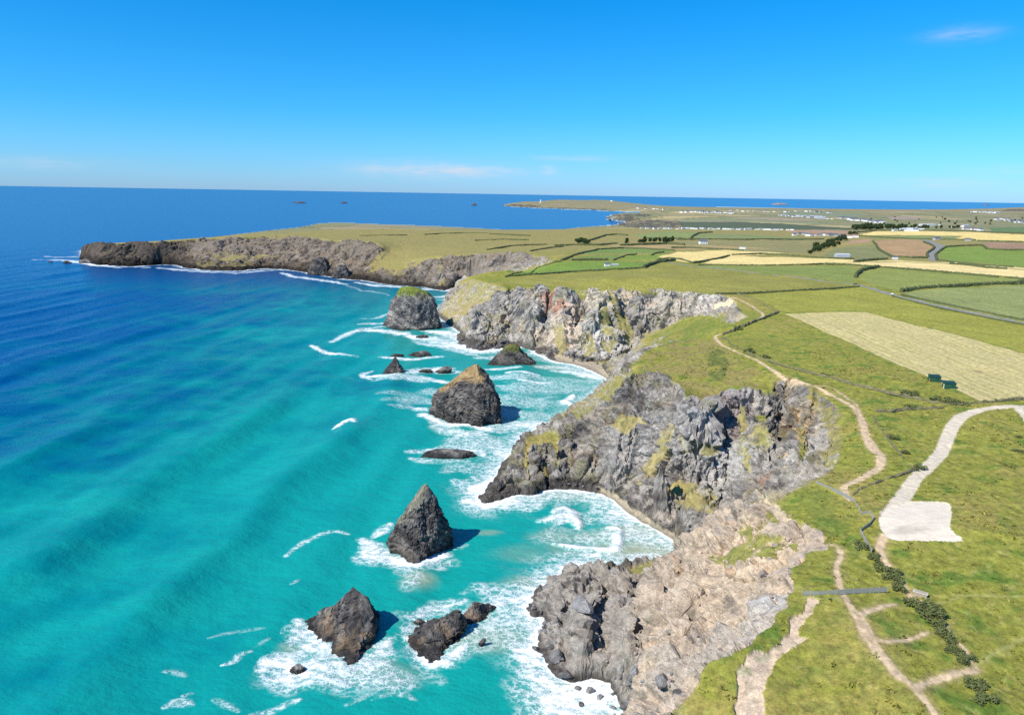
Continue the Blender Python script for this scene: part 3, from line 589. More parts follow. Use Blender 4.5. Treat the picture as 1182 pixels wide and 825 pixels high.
for i, (P_, col, lb) in enumerate(FIELDS):
    m = inside(P_, 300, 9000, False) & (region == 0) & (z > 8)
    region[m] = reg('field', lb)
    var = 1 + .10*nB[m] + .06*nA[m]
    if i == 0 and len(P_):
        s = (x[m]-_p0[0])*_dy - (y[m]-_p0[1])*_dx; al = (x[m]-_p0[0])*_dx + (y[m]-_p0[1])*_dy
        s = s + .8*fbm(al/40, s/30, None, 2)
        c = lerp(np.tile(cc(.50,.415,.185), (m.sum(), 1)), cc(.31,.31,.09), sstep(.15, .9, .5+.5*np.sin(s*2*math.pi/5.2))*.55*sstep(-.6, .5, fbm(al/50, s/6, None, 3)))
        c = lerp(c, cc(.55,.44,.21), .7*sstep(4.5, 1.0, np.abs((x[m]-_p0[0])*_dy - (y[m]-_p0[1])*_dx)))
        c = c*(1 + .12*fbm(al/30, s/2.2, None, 3))[:, None]
        h_ = hit(1129, 428); c = lerp(c, cc(.30,.20,.10), .8*sstep(3.2, 1.6, np.hypot(x[m]-h_[0], y[m]-h_[1])))
        tint[m] = c; rock[m] = 0
    else:
        r_ = random.Random(i); a = r_.uniform(0, math.pi); s = x[m]*math.cos(a) + y[m]*math.sin(a); t_ = -x[m]*math.sin(a) + y[m]*math.cos(a)
        tint[m] = np.array(col)[None]*np.array([[1.22, 1.16, 1.08]])*(var + .09*fbm(s/7, t_/90, None, 3))[:, None]; rock[m] = 0
    z2[m] = z[m] + .9*nB[m]*sstep(25, 80, cd[m]) + .05*nC[m]
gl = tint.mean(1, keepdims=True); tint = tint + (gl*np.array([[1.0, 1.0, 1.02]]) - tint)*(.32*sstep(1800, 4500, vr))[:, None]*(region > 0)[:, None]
tint = np.clip(tint, .01, .9)

M_GROUND = ground_material('ground')
V = np.stack([x2, y2, z2], 1)
def surf(px_, py_):
    """the weathered surface at a surveyed bearing"""
    h = hit(px_, py_); t_ = math.atan2(h[0], h[1]); r_ = math.hypot(h[0], h[1])
    k = vid[min(max(int(np.searchsorted(_th, t_)), 0), NTH-1), min(max(int(np.searchsorted(_rr, r_)), 0), NRR-1)]
    return V[k] if k >= 0 else h
fr = region[TQ].max(1)
fr = np.where((region[TQ] == 0).any(1) & (fr > 0), np.where((region[TQ] == 0).sum(1) >= 2, 0, fr), fr)
frock = rock[TQ].mean(1) > .6
seen_names = {}
for k, (nme, lb) in REG.items():
    fm = fr == k
    if not fm.any(): continue
    q = TQ[fm]; u, inv = np.unique(q.ravel(), return_inverse=True)
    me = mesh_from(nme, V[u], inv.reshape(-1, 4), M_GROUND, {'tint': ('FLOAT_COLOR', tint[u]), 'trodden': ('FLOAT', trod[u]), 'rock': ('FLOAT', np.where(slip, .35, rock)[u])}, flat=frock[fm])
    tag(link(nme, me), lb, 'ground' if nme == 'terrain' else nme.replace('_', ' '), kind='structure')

# (points on the water, half width in metres, strength)
FOAM_LINES = [
 ([(386,498),(395,492),(404,486),(409,492)], 2.6, 1.0, 1, .8),
 ([(359,398),(368,403),(378,407),(392,410),(412,412)], 3.2, .95, 1, .4),
 ([(382,395),(392,390),(402,385),(416,381),(430,378),(446,377)], 5, .8), ([(420,381),(440,382),(458,384),(475,388)], 7, 1.0), ([(415,374),(432,373),(446,374)], 4, .8), ([(416,367),(435,367),(447,362)], 3, .7),
 ([(475,388),(500,392),(530,400),(545,405)], 11, 1.0), ([(495,382),(520,386),(545,398)], 10, 1.0), ([(480,394),(510,400),(540,408)], 6, .75),
 ([(500,343),(518,342),(530,336)], 7, .9), ([(506,346),(520,347)], 4, .6), ([(410,326),(440,330),(470,333),(500,334)], 7, .95), ([(400,330),(425,336),(450,341)], 3, .55),
 ([(425,433),(440,434),(460,434),(485,436),(505,439),(520,441)], 4.5, 1.0), ([(470,431),(495,427),(520,424)], 6, .9), ([(440,412),(465,414),(495,413),(510,412)], 4, .85), 
 ([(430,427),(418,431),(428,437)], 2.5, .7),
 ([(487,478),(500,484),(520,489),(545,492),(565,496)], 4.5, 1.0), ([(500,492),(530,500),(560,502)], 5, .8), ([(478,470),(492,474)], 3, .8), ([(530,503),(560,508),(590,520),(600,507)], 8, .75), ([(560,498),(590,492),(620,490),(650,487)], 8, .85), ([(575,520),(590,525),(598,512)], 7, .85),
 ([(440,455),(470,456),(490,462),(500,466)], 6, .42), ([(450,468),(480,470)], 4, .4),
 ([(470,521),(490,519),(520,519),(553,521),(558,527)], 3, .8), ([(475,528),(500,532),(540,532)], 3, .6),
 ([(545,568),(555,560),(566,552),(578,542),(590,530)], 6, .95), ([(540,578),(560,582),(585,580),(605,578),(620,575)], 6, 1.0), ([(525,555),(540,562),(548,572)], 4, .65), ([(560,586),(590,584),(618,580)], 4, .6), ([(515,545),(530,538),(540,545)], 5, .5),
 ([(624,602),(640,600),(655,596),(668,608)], 3.2, 1.0, 1, .9), ([(640,592),(652,588),(662,596),(670,606)], 3, 1.0, 1, .9), ([(640,598),(655,602)], 4, 1.0, 1, .6),
 ([(640,628),(660,631),(685,634),(708,635),(711,622),(712,612),(702,610)], 2.4, 1.0, 1, .8), ([(655,637),(690,640),(710,640)], 2.4, .75),
 ([(650,566),(675,570),(700,580),(715,592),(725,602)], 5, .8), ([(690,580),(712,596),(726,606)], 7, .7), ([(725,604),(740,615),(765,624),(787,629)], 4, .85), ([(715,612),(740,624),(770,632)], 6, .55), ([(715,645),(740,648),(775,646)], 6, .55), ([(690,650),(720,655),(760,652)], 5, .5),
 ([(590,588),(640,610),(660,640)], 4, .2),
 ([(650,465),(658,460),(662,456)], 3, 1.0, 1, .9), ([(645,463),(655,464),(660,468)], 2.5, 1.0, 1, .7),
 ([(600,441),(620,442),(638,441)], 3.2, .95, 1, .6), ([(585,432),(605,432),(622,433)], 2.6, .95, 1, .5), ([(575,446),(610,450),(640,452)], 5, .5), ([(640,428),(665,430),(690,436),(703,440)], 6, .85), ([(620,424),(650,424),(675,430)], 5, .75), ([(625,436),(655,438),(690,441)], 5, .5), ([(560,425),(580,427),(600,426)], 3.5, .9), ([(575,456),(610,460),(640,458)], 4, .42),
 ([(560,470),(566,480)], 3, .6),
 ([(575,404),(600,400),(618,398)], 6, .95), ([(548,412),(570,412),(585,408)], 5, .7),
 ([(418,622),(430,630),(445,640),(462,648),(480,650),(500,645),(515,638)], 3.6, 1.0), ([(432,618),(442,612),(450,605)], 2.5, .85), ([(420,630),(435,640),(455,650)], 3, .8), ([(460,660),(480,665),(470,680)], 4, .45), ([(525,632),(540,627)], 1.5, .6),
 ([(330,641),(342,631),(355,624),(370,618),(386,614),(402,616)], 1.3, .85), ([(336,675),(345,670)], 1.0, .7), 
 ([(345,716),(352,728),(365,738),(380,746),(395,755)], 3, 1.0), ([(400,768),(412,770),(430,766),(440,752),(448,742)], 3.5, .85), ([(345,722),(350,742),(372,752)], 3, .8), ([(325,730),(340,718)], 1, .6),
 ([(303,770),(315,763),(330,762),(345,768),(350,778)], 3.2, 1.0), ([(310,785),(335,788),(360,782),(400,786),(440,790)], 3.5, .65), ([(305,778),(320,784)], 2.5, .9), ([(350,765),(380,772),(410,780)], 3.5, .7),
 ([(470,735),(478,745),(490,756),(505,762),(520,756),(535,745)], 3, .95), ([(480,712),(500,702),(520,697),(535,694)], 3, .85), ([(478,720),(470,730)], 2.5, .8), ([(560,700),(580,694),(600,690)], 3.5, .8), ([(570,720),(590,735),(600,745)], 3, .7), ([(540,752),(560,745),(580,742),(595,748)], 3, .5), ([(478,760),(495,775),(510,785)], 3, .35),
 ([(256,767),(270,763),(276,756),(290,752)], 1.0, .9), ([(292,748),(300,744),(312,737)], .8, .55), ([(190,773),(205,774),(213,778)], 1.2, .55), ([(190,812),(205,808),(222,812)], 1.5, .85), ([(245,806),(262,812),(275,818)], .9, .7), ([(290,822),(310,818),(330,812),(345,808)], 1.2, .85), ([(430,808),(455,800),(480,806)], 1.0, .75), ([(400,815),(420,805),(440,797)], 1.0, .55), ([(455,775),(480,780)], 1, .5), ([(210,800),(222,798)], .8, .6), ([(240,735),(262,730),(306,726)], .9, .38), ([(510,765),(530,770)], 1.2, .3),
 ([(605,690),(600,700),(596,715)], 4, .7), ([(612,715),(620,735),(612,755),(628,770)], 4.5, 1.0), ([(600,755),(615,770),(640,788),(660,805)], 4, .9), ([(650,790),(675,792),(700,800),(712,815)], 5, 1.0), ([(660,800),(690,810),(715,825)], 5, 1.0), ([(640,680),(620,680),(605,690)], 4, .6), ([(640,800),(655,820)], 2.5, .55), 
 ([(40,300),(60,300),(80,301),(110,306),(140,309)], 8, .95), ([(50,296),(75,297),(92,296)], 7, .7), ([(155,308),(175,309)], 5, .7), ([(180,309),(215,312),(245,314),(275,315)], 9, .75), ([(270,316),(310,312),(335,312)], 7, .8), ([(325,315),(345,320),(375,324),(400,328)], 7, .85), ([(335,235),(355,234)], 9, .6), ([(540,236.5),(550,236.5)], 20, .7),
 ([(690,250.5),(700,252),(712,254.5),(728,257)], 28, .9), ([(700,260),(715,260.5)], 22, .7), ([(706,243.6),(725,244.6),(738,245.2)], 40, 1.0), ([(628,241.2),(650,242),(670,242.4)], 25, .7),
]
FOAM_BLOBS = [(520,452,24,14,.42),(480,463,26,12,.36),(600,478,40,16,.42),(545,520,30,16,.5),(575,540,22,14,.55),(640,446,55,26,.36),(560,405,30,18,.75),(590,436,40,14,.45),(700,600,26,9,.6),(735,618,24,8,.55),(745,646,30,8,.55),(690,648,30,8,.4),(660,572,26,8,.5),(585,582,22,9,.55),(600,700,13,22,.6),(540,720,24,12,.45),(485,650,15,9,.6),(350,775,17,8,.7),(400,762,16,11,.6),(365,735,10,12,.7),(435,640,9,9,.7),(640,800,16,14,.6),(505,742,18,10,.5),(470,438,40,10,.5),(500,428,25,8,.5),(660,810,16,14,.8),(545,512,26,20,.45),(610,465,40,22,.40),(600,450,40,18,.38),(690,618,22,14,.38),(650,575,30,14,.35),(620,690,24,14,.5),(575,710,20,13,.5),(400,780,22,9,.5),(750,620,18,10,.5),(640,442,45,25,.3)]
MURK = [(485,668,8,9,.7),(745,638,36,14,.95),(735,612,20,8,.8),(690,618,24,10,.6),(660,570,28,9,.5),(560,735,24,10,.55),(420,775,20,8,.4),(560,614,8,3,.5),(615,672,12,7,.6),(650,800,10,10,.45),(700,432,40,20,.6),(640,424,30,9,.5),(760,655,30,8,.5),(337,748,5,4,.5),(600,640,16,8,.25)]
REEFS = []
ROCK_BASES = []
# ------------------------------------------------------------------ sea
SUN_TO = np.array([-0.83, -0.56, 0.0]); SUN_TO /= np.linalg.norm(SUN_TO); SUN_EL = math.radians(46)
_ts = np.concatenate([np.arange(-0.98, -0.72, 0.006), np.arange(-0.72, 0.45, 0.0016), np.arange(0.45, 0.98, 0.006)])
_rs = [60.0]
while _rs[-1] < 150000: r_ = _rs[-1]; _rs.append(r_ + max(0.42, min(r_*r_/(CZ*F)*0.9*(1 + (CZ/r_)**2), r_*0.12)))
_rs = np.array(_rs)
T_, R_ = np.meshgrid(_ts, _rs, indexing='ij'); sx = R_*np.sin(T_); sy = R_*np.cos(T_)
ga, gb = gidx(sx, sy); sd = -bil(CD, ga, gb); 
keep = (sd > -14) | (R_ > 15500)
sk = keep[:-1, :-1] & keep[1:, :-1] & keep[:-1, 1:] & keep[1:, 1:]
su = np.zeros(keep.shape, bool); su[:-1, :-1] |= sk; su[1:, :-1] |= sk; su[:-1, 1:] |= sk; su[1:, 1:] |= sk
sid = np.full(keep.shape, -1, np.int64); sid[su] = np.arange(su.sum())
SQ = np.stack([sid[:-1, :-1][sk], sid[:-1, 1:][sk], sid[1:, 1:][sk], sid[1:, :-1][sk]], 1)[:, ::-1]
sx, sy, sd, sr = sx[su], sy[su], sd[su], R_[su]
ns = len(sx)
# swell coming from the open sea, crests running along the photo's lower left to upper right diagonal
c0, c1 = at(110, 600, 0), at(330, 460, 0); cdx, cdy = c1[0]-c0[0], c1[1]-c0[1]; cl = math.hypot(cdx, cdy); cdx, cdy = cdx/cl, cdy/cl
s_ = sx*cdy - sy*cdx + 14*fbm(sx/160, sy/160, None, 2); l_ = sx*cdx + sy*cdy
swn = .5 + .5*fbm(l_/220+3, s_/130, None, 2)
sz = 2.0*sstep(.25, .95, swn)*np.sin(s_*2*math.pi/88) + .5*np.sin(s_*2*math.pi/41 + 2*perlin(sx/90, sy/90)) + .22*np.sin(s_*2*math.pi/23 + 2*perlin(sx/60, sy/60)) + .25*fbm(sx/11, sy/7, None, 2)
sz = sz * sstep(2500, 900, sr) * np.clip(sd/40, .15, 1)
for bp_ in ([(40,655),(90,622),(150,585),(230,528),(320,465),(375,438)], [(170,705),(230,640),(300,575),(360,530),(405,500)], [(0,560),(80,505),(170,450),(240,418)]):
    P_ = np.array([at(q[0], q[1], 0) for q in smooth_line(bp_, 3)]); best = np.full(ns, 1e9); sg_ = np.zeros(ns); mm = np.where((sx > P_[:, 0].min()-90) & (sx < P_[:, 0].max()+90) & (sy > P_[:, 1].min()-90) & (sy < P_[:, 1].max()+90))[0]
    for (ax, ay), (bx, by) in zip(P_[:-1], P_[1:]):
        ex, ey = bx-ax, by-ay; l2 = ex*ex+ey*ey; t_ = np.clip(((sx[mm]-ax)*ex+(sy[mm]-ay)*ey)/l2, 0, 1); dx_, dy_ = sx[mm]-ax-t_*ex, sy[mm]-ay-t_*ey; dd_ = np.hypot(dx_, dy_)
        c_ = dd_ < best[mm]; best[mm] = np.where(c_, dd_, best[mm])
    sz = sz + 3.6*np.exp(-(best/(15 + 5*fbm(sx/60, sy/60, None, 2)))**2)*(.6 + .5*perlin(l_/70, s_*0 + 2.2))
# foam: around rocks and along the shore, then the breakers
def seg_d(P, m=None):
    X, Y = (sx, sy) if m is None else (sx[m], sy[m]); best = np.full(len(X), 1e9)
    for (ax, ay), (bx, by) in zip(P[:-1], P[1:]):
        ex, ey = bx-ax, by-ay; l2 = ex*ex+ey*ey+1e-9; t = np.clip(((X-ax)*ex+(Y-ay)*ey)/l2, 0, 1)
        best = np.minimum(best, np.hypot(X-ax-t*ex, Y-ay-t*ey))
    return best
def seg_dt(P, m):
    X, Y = sx[m], sy[m]; best = np.full(len(X), 1e9); tb = np.zeros(len(X)); n = len(P)-1
    for k, ((ax, ay), (bx, by)) in enumerate(zip(P[:-1], P[1:])):
        ex, ey = bx-ax, by-ay; l2 = ex*ex+ey*ey+1e-9; t = np.clip(((X-ax)*ex+(Y-ay)*ey)/l2, 0, 1)
        d = np.hypot(X-ax-t*ex, Y-ay-t*ey); c = d < best; best = np.where(c, d, best); tb = np.where(c, (k+t)/n, tb)
    return best, tb
fn = fbm(sx/9, sy/9, None, 3); fn2 = fbm(sx/26+4, sy/26, None, 3)
foam = np.zeros(ns)
wide = np.where(sr < 700, 10 + 7*fn2, 9 + 7*fn2)
foam = np.maximum(foam, 1.0*np.exp(-np.maximum(sd, 0)/np.maximum(wide*.8, 1.5)) + .25*sstep(3, 0, sd))
milky = np.zeros(ns)
def foam_line(pts, w, k=1.0, soft=1.0, rise=0.0):
    global foam, sz
    P = [at(p[0], p[1], 0) for p in smooth_line(pts, 4)]; A = np.array(P)
    m = (sx > A[:, 0].min()-3*w-8) & (sx < A[:, 0].max()+3*w+8) & (sy > A[:, 1].min()-3*w-8) & (sy < A[:, 1].max()+3*w+8)
    if not m.any(): return
    d, tt = seg_dt(P, m); d = d/(w*(.45 + .75*np.sin(np.clip(tt, .03, .97)*math.pi)**.7))
    k = k*(.72 if w < 1.7 else 1.0); foam[m] = np.maximum(foam[m], k*(.78 + .35*fn2[m])*sstep(2.1, .1, d + .55*fn[m] + .35*fn2[m]))
    if rise: sz[m] = sz[m] + rise*sstep(1.6, .1, d + .2*fn[m])
def foam_blob(px_, py_, rx, ry, k=.7):
    global foam
    X, Y = at(px_, py_, 0); d = np.hypot((sx-X)/rx, (sy-Y)/ry)
    foam = np.maximum(foam, k*sstep(1.3, .3, d + .5*fn2 + .25*fn))
def murk(px_, py_, rx, ry, k=.6):
    global milky
    X, Y = at(px_, py_, 0); d = np.hypot((sx-X)/rx, (sy-Y)/ry)
    milky = np.maximum(milky, k*sstep(1.3, .2, d + .4*fn2))
for a in FOAM_LINES: foam_line(*a)
for a in FOAM_BLOBS: foam_blob(*a)
for a in MURK: murk(*a)
for (X, Y, rr_) in ROCK_BASES:
    d = np.hypot(sx-X, sy-Y) - rr_
    m = d < 14 + rr_
    foam[m] = np.maximum(foam[m], .9*sstep(1.1, .0, d[m]/(3.0 + .3*rr_) + .4*fn[m] + .3*fn2[m]))
# depth of water, from the shelf by the cliffs to the open sea
deep = sstep(45, 500, sd + 70*fn2) * .78 + .25*sstep(500, 1500, sr)
dpx, dpy = project(sx, sy, 0*sx)
deep = np.clip(deep + .22*fbm(sx/130, sy/90, None, 3)*sstep(30, 200, sd), 0, 1)
deep = np.maximum(deep, .80*sstep(900, 1450, sr)); deep = np.where((sr > 1450), np.maximum(deep, .97*sstep(1450, 1900, sr)), deep)
foam = np.where((dpx < 700) & (sr > 1450) & (dpx > 100) & (dpy < 294), foam*0, foam)
for (qx, qy, rad) in REEFS:
    X, Y = at(qx, qy, 0); deep = np.clip(deep + .38*sstep(1.2, .2, np.hypot(sx-X, sy-Y)/rad + .4*fn), 0, 1)
sm, nt, b = mat('sea_water')
geo = N(nt, 'ShaderNodeNewGeometry'); pos = geo.outputs['Position']
ad = N(nt, 'ShaderNodeAttribute', attribute_name='depth').outputs['Fac']; af = N(nt, 'ShaderNodeAttribute', attribute_name='foam').outputs['Fac']; am = N(nt, 'ShaderNodeAttribute', attribute_name='silt').outputs['Fac']
mp = N(nt, 'ShaderNodeMapping'); mp.inputs['Scale'].default_value = (.6, 1.0, 1); mp.inputs['Rotation'].default_value = (0, 0, .5); lk(nt, pos, mp.inputs[0])
water = ramp(nt, ad, [(0.0, (.006,.295,.262)), (.28, (.001,.185,.212)), (.55, (.0,.105,.205)), (.8, (.0,.066,.215)), (1.0, (.0,.054,.205))])
pn = noise(nt, .035, 4, .6, pos); 
water = mixc(nt, mth(nt, 'MULTIPLY', mth(nt, 'SUBTRACT', pn.outputs[0], .35, True), .5), water, mixc(nt, .45, water, (0, .02, .05)))
water = mixc(nt, mth(nt, 'MULTIPLY', am, .8), water, (.38,.36,.22))
fn1 = noise(nt, .42, 6, .68, mp.outputs[0]); fn3 = noise(nt, 1.7, 4, .7, pos)
vo = N(nt, 'ShaderNodeTexVoronoi', feature='DISTANCE_TO_EDGE'); vo.inputs['Scale'].default_value = .33
wv = N(nt, 'ShaderNodeVectorMath', operation='ADD'); lk(nt, pos, wv.inputs[0]); sc_ = N(nt, 'ShaderNodeVectorMath', operation='SCALE'); lk(nt, noise(nt, .25, 4, .6, pos).outputs['Color'], sc_.inputs[0]); sc_.inputs['Scale'].default_value = 7; lk(nt, sc_.outputs[0], wv.inputs[1]); lk(nt, wv.outputs[0], vo.inputs['Vector'])
lace = mth(nt, 'SUBTRACT', .22, vo.outputs['Distance'])
nn_ = mth(nt, 'ADD', mth(nt, 'MULTIPLY', mth(nt, 'SUBTRACT', fn1.outputs[0], .5), 1.5), mth(nt, 'MULTIPLY', mth(nt, 'SUBTRACT', fn3.outputs[0], .5), .7))
def smap(v, lo, hi, a=0.0, c=1.0):
    q = N(nt, 'ShaderNodeMapRange', interpolation_type='SMOOTHSTEP'); lk(nt, v, q.inputs[0]); q.inputs[1].default_value = lo; q.inputs[2].default_value = hi; q.inputs[3].default_value = a; q.inputs[4].default_value = c; return q.outputs[0]
core = smap(mth(nt, 'ADD', mth(nt, 'MULTIPLY', af, 1.15), nn_), .40, .95)
veil = mth(nt, 'MULTIPLY', smap(af, .04, .55), smap(mth(nt, 'ADD', mth(nt, 'MULTIPLY', lace, 2.0), nn_), -.06, .40, 0, .68))
fv = mth(nt, 'MULTIPLY', mth(nt, 'MAXIMUM', core, veil), mth(nt, 'MULTIPLY', af, 6.0, True), True)
thin = smap(af, .05, .8, 0, .40)
base = mixc(nt, thin, water, (.30,.56,.52))
base = mixc(nt, fv, base, mixc(nt, smap(nn_, -.3, .3), (.66,.72,.74), (.90,.91,.90)))
lk(nt, base, b.inputs['Base Color'])
rgh = mth(nt, 'ADD', mth(nt, 'MULTIPLY', fv, .6), .22); lk(nt, rgh, b.inputs['Roughness'])
b.inputs['IOR'].default_value = 1.33; b.inputs['Specular IOR Level'].default_value = .22
w1 = noise(nt, .22, 5, .62, mp.outputs[0]); w2 = noise(nt, .9, 3, .6, mp.outputs[0])
hh = mth(nt, 'ADD', mth(nt, 'ADD', mth(nt, 'MULTIPLY', w1.outputs[0], 1.3), mth(nt, 'MULTIPLY', w2.outputs[0], .35)), mth(nt, 'MULTIPLY', fv, .5))
bp = N(nt, 'ShaderNodeBump'); lk(nt, N(nt, 'ShaderNodeAttribute', attribute_name='chop').outputs['Fac'], bp.inputs['Strength']); bp.inputs['Distance'].default_value = 1.0; lk(nt, hh, bp.inputs['Height']); lk(nt, bp.outputs[0], b.inputs['Normal'])
me = mesh_from('sea', np.stack([sx, sy, sz], 1), SQ, sm, {'depth': ('FLOAT', deep), 'foam': ('FLOAT', np.clip(foam, 0, 1)), 'silt': ('FLOAT', milky), 'chop': ('FLOAT', .7 - .55*sstep(700, 2600, sr))})
tag(link('sea', me), 'turquoise sea darkening to deep blue with white surf', 'sea', kind='structure')

# ------------------------------------------------------------------ things
def ground(X, Y): return float(base_h(np.array([X]), np.array([Y]))[0])
def V3(px_, py_):
    h = hit(px_, py_); return float(h[0]), float(h[1]), float(h[2])

# ---- sea stacks and rocks: lofted from their own survey (photo row, left, right), then weathered
def poly_radius(phi, corners):
    c = np.radians(np.array(sorted(corners), float)); P = np.stack([np.cos(c), np.sin(c)], 1); n = len(c); r = np.full(phi.shape, 1e9)
    for k in range(n):
        p, q = P[k], P[(k+1) % n]; ex, ey = q-p; nx_, ny_ = ey, -ex; dd = nx_*p[0] + ny_*p[1]
        den = nx_*np.cos(phi) + ny_*np.sin(phi)
        r = np.where(den*np.sign(dd) > 1e-6, np.minimum(r, dd/np.where(np.abs(den) < 1e-6, 1e-6, den)), r)
    return np.clip(r, 0.2, 1.2)
def stack(name, label, rows, pyc, corners, kd=.85, cap=None, capz=.75, seed=0, bedv=(.62, .3, .85), amp=1.0, tone=1.0, brown=.2, group=None, nphi=110, nz=70, lean=0.0, cat='sea stack'):
    pxc = .5*(rows[-1][1]+rows[-1][2]); yc = float(at(pxc, pyc, 0)[1])
    zs, cs, hw = [], [], []
    for (qy, xl, xr) in rows:
        rx, ry, rw_ = ray(.5*(xl+xr), qy); z_ = CZ + rw_*yc/ry
        Xl = ray(xl, qy)[0]*yc/ry; Xr = ray(xr, qy)[0]*yc/ry
        zs.append(max(float(z_), 0 if len(zs) < len(rows)-1 else -99)); cs.append(.5*(Xl+Xr)); hw.append(.5*(Xr-Xl))
    zs, cs, hw = map(np.array, (zs, cs, hw)); o = np.argsort(zs); zs, cs, hw = zs[o], cs[o], hw[o]
    top = zs[-1]; zs[0] = min(zs[0], 0)
    zz = np.concatenate([[-4.0], np.linspace(-1.0, top, nz)])
    C_ = np.interp(zz, zs, cs); Hh = np.interp(zz, zs, hw)*(1 + .05*np.maximum(-zz, 0))
    phi = np.linspace(0, 2*math.pi, nphi, endpoint=False)
    pr = .95*poly_radius(phi, corners) + .04; ex = (pr*np.cos(phi)); mid = .5*(ex.max()+ex.min()); half = .5*(ex.max()-ex.min())
    ux = (ex-mid)/half; uy = pr*np.sin(phi)*kd
    X = C_[:, None] + Hh[:, None]*ux[None]; Y = yc + lean*zz[:, None] + Hh[:, None]*uy[None]; Z = zz[:, None] + 0*X
    X = np.concatenate([X.ravel(), [C_[-1]]]); Y = np.concatenate([Y.ravel(), [yc + lean*top]]); Z = np.concatenate([Z.ravel(), [top + .02*top]])
    scl = max(hw.max(), 1.5)
    ix = X + 91*seed; iy = Y - 37*seed
    k_ = min(1.0, scl/9)
    bd = (bedv[0]*ix + bedv[1]*iy + bedv[2]*Z) + 1.2*k_*fbm(ix/(9*k_), iy/(9*k_), Z/(9*k_), 2)
    P1 = 2.4*k_; sw = (bd/P1) % 1.0
    _w1, _w2, _w3 = worley(ix/(4.5*k_), iy/(4.5*k_), Z/(6.5*k_)); wkf = (_w3-.5)*1.5 - .5*(1-sstep(0, .12, _w2))
    d = amp*k_*(1.3*(ridged(ix/(11*k_), iy/(11*k_), Z/(16*k_), 2)-.4) + .35*(ridged(ix/(2.6*k_), iy/(2.6*k_), Z/(2.6*k_), 3)-.4) + 1.1*(sw*sw-.33) + .8*wkf)
    ph = np.concatenate([np.tile(phi, len(zz)), [0]]); rad = np.concatenate([np.repeat(Hh, nphi), [0]])
    d = d*np.clip(rad/(.55*scl), .12, 1); dd = np.clip(d, -.4*rad, .35*rad)
    X = X + np.cos(ph)*dd; Y = Y + np.sin(ph)*dd*kd; Z = Z + .35*k_*amp*fbm(ix/(2*k_), iy/(2*k_), Z/(2*k_), 3)*sstep(0, 2, Z)*np.clip(rad/(.5*scl), .15, 1)
    n = len(zz); F_ = []
    i = np.arange(n-1)[:, None]; j = np.arange(nphi)[None]; j2 = (j+1) % nphi
    q = np.stack([(i*nphi+j).ravel(), (i*nphi+j2 + 0*i).ravel(), ((i+1)*nphi+j2).ravel(), ((i+1)*nphi+j).ravel()], 1)
    tp = (n-1)*nphi; cap_f = np.stack([tp+np.arange(nphi), tp+(np.arange(nphi)+1) % nphi, np.full(nphi, n*nphi), np.full(nphi, n*nphi)], 1)
    # colour
    nA_ = fbm(ix/(6*k_+1), iy/(6*k_+1), Z/(6*k_+1), 3); nC_ = fbm(ix/2.5, iy/2.5, Z/2.5, 3)
    st_ = perlin(bd/(1.7*k_), 0*bd + .5)
    c = lerp(np.tile(cc(.066,.060,.058)*tone, (len(X), 1)), cc(.27,.245,.22)*tone, sstep(-.5, .9, .6*st_ + .5*nA_ + .3*nC_))
    c = lerp(c, cc(.21,.145,.09)*tone, brown*sstep(-.1, .6, nA_ + .3*nC_)*sstep(.95, .1, Z/top))
    rk = np.ones(len(X))
    if cap is not None:
        m = sstep(capz-.12, capz+.06, Z/top + .10*nA_ + .05*nC_); c = lerp(c, cc(*cap)*(1 + .25*nC_)[:, None], m); rk = 1-.7*m
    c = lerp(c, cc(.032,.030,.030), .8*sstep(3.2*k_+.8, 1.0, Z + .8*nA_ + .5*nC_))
    q3 = np.concatenate([cap_f[:, :3]])
    me = bpy.data.meshes.new(name)
    faces = [tuple(int(a) for a in r_) for r_ in q] + [tuple(int(a) for a in r_) for r_ in q3]
    org = np.array([C_[0], yc, 0.0])
    me.from_pydata((np.stack([X, Y, Z], 1)-org).tolist(), [], faces)
    a = me.attributes.new('tint', 'FLOAT_COLOR', 'POINT'); dcol = np.ones((len(X), 4), np.float32); dcol[:, :3] = np.clip(c, .01, .9); a.data.foreach_set('color', dcol.ravel())
    a = me.attributes.new('rock', 'FLOAT', 'POINT'); a.data.foreach_set('value', rk.astype(np.float32))
    me.materials.append(M_GROUND)
    ob = link(name, me); ob.location = org; tag(ob, label, cat, group)
    return ob

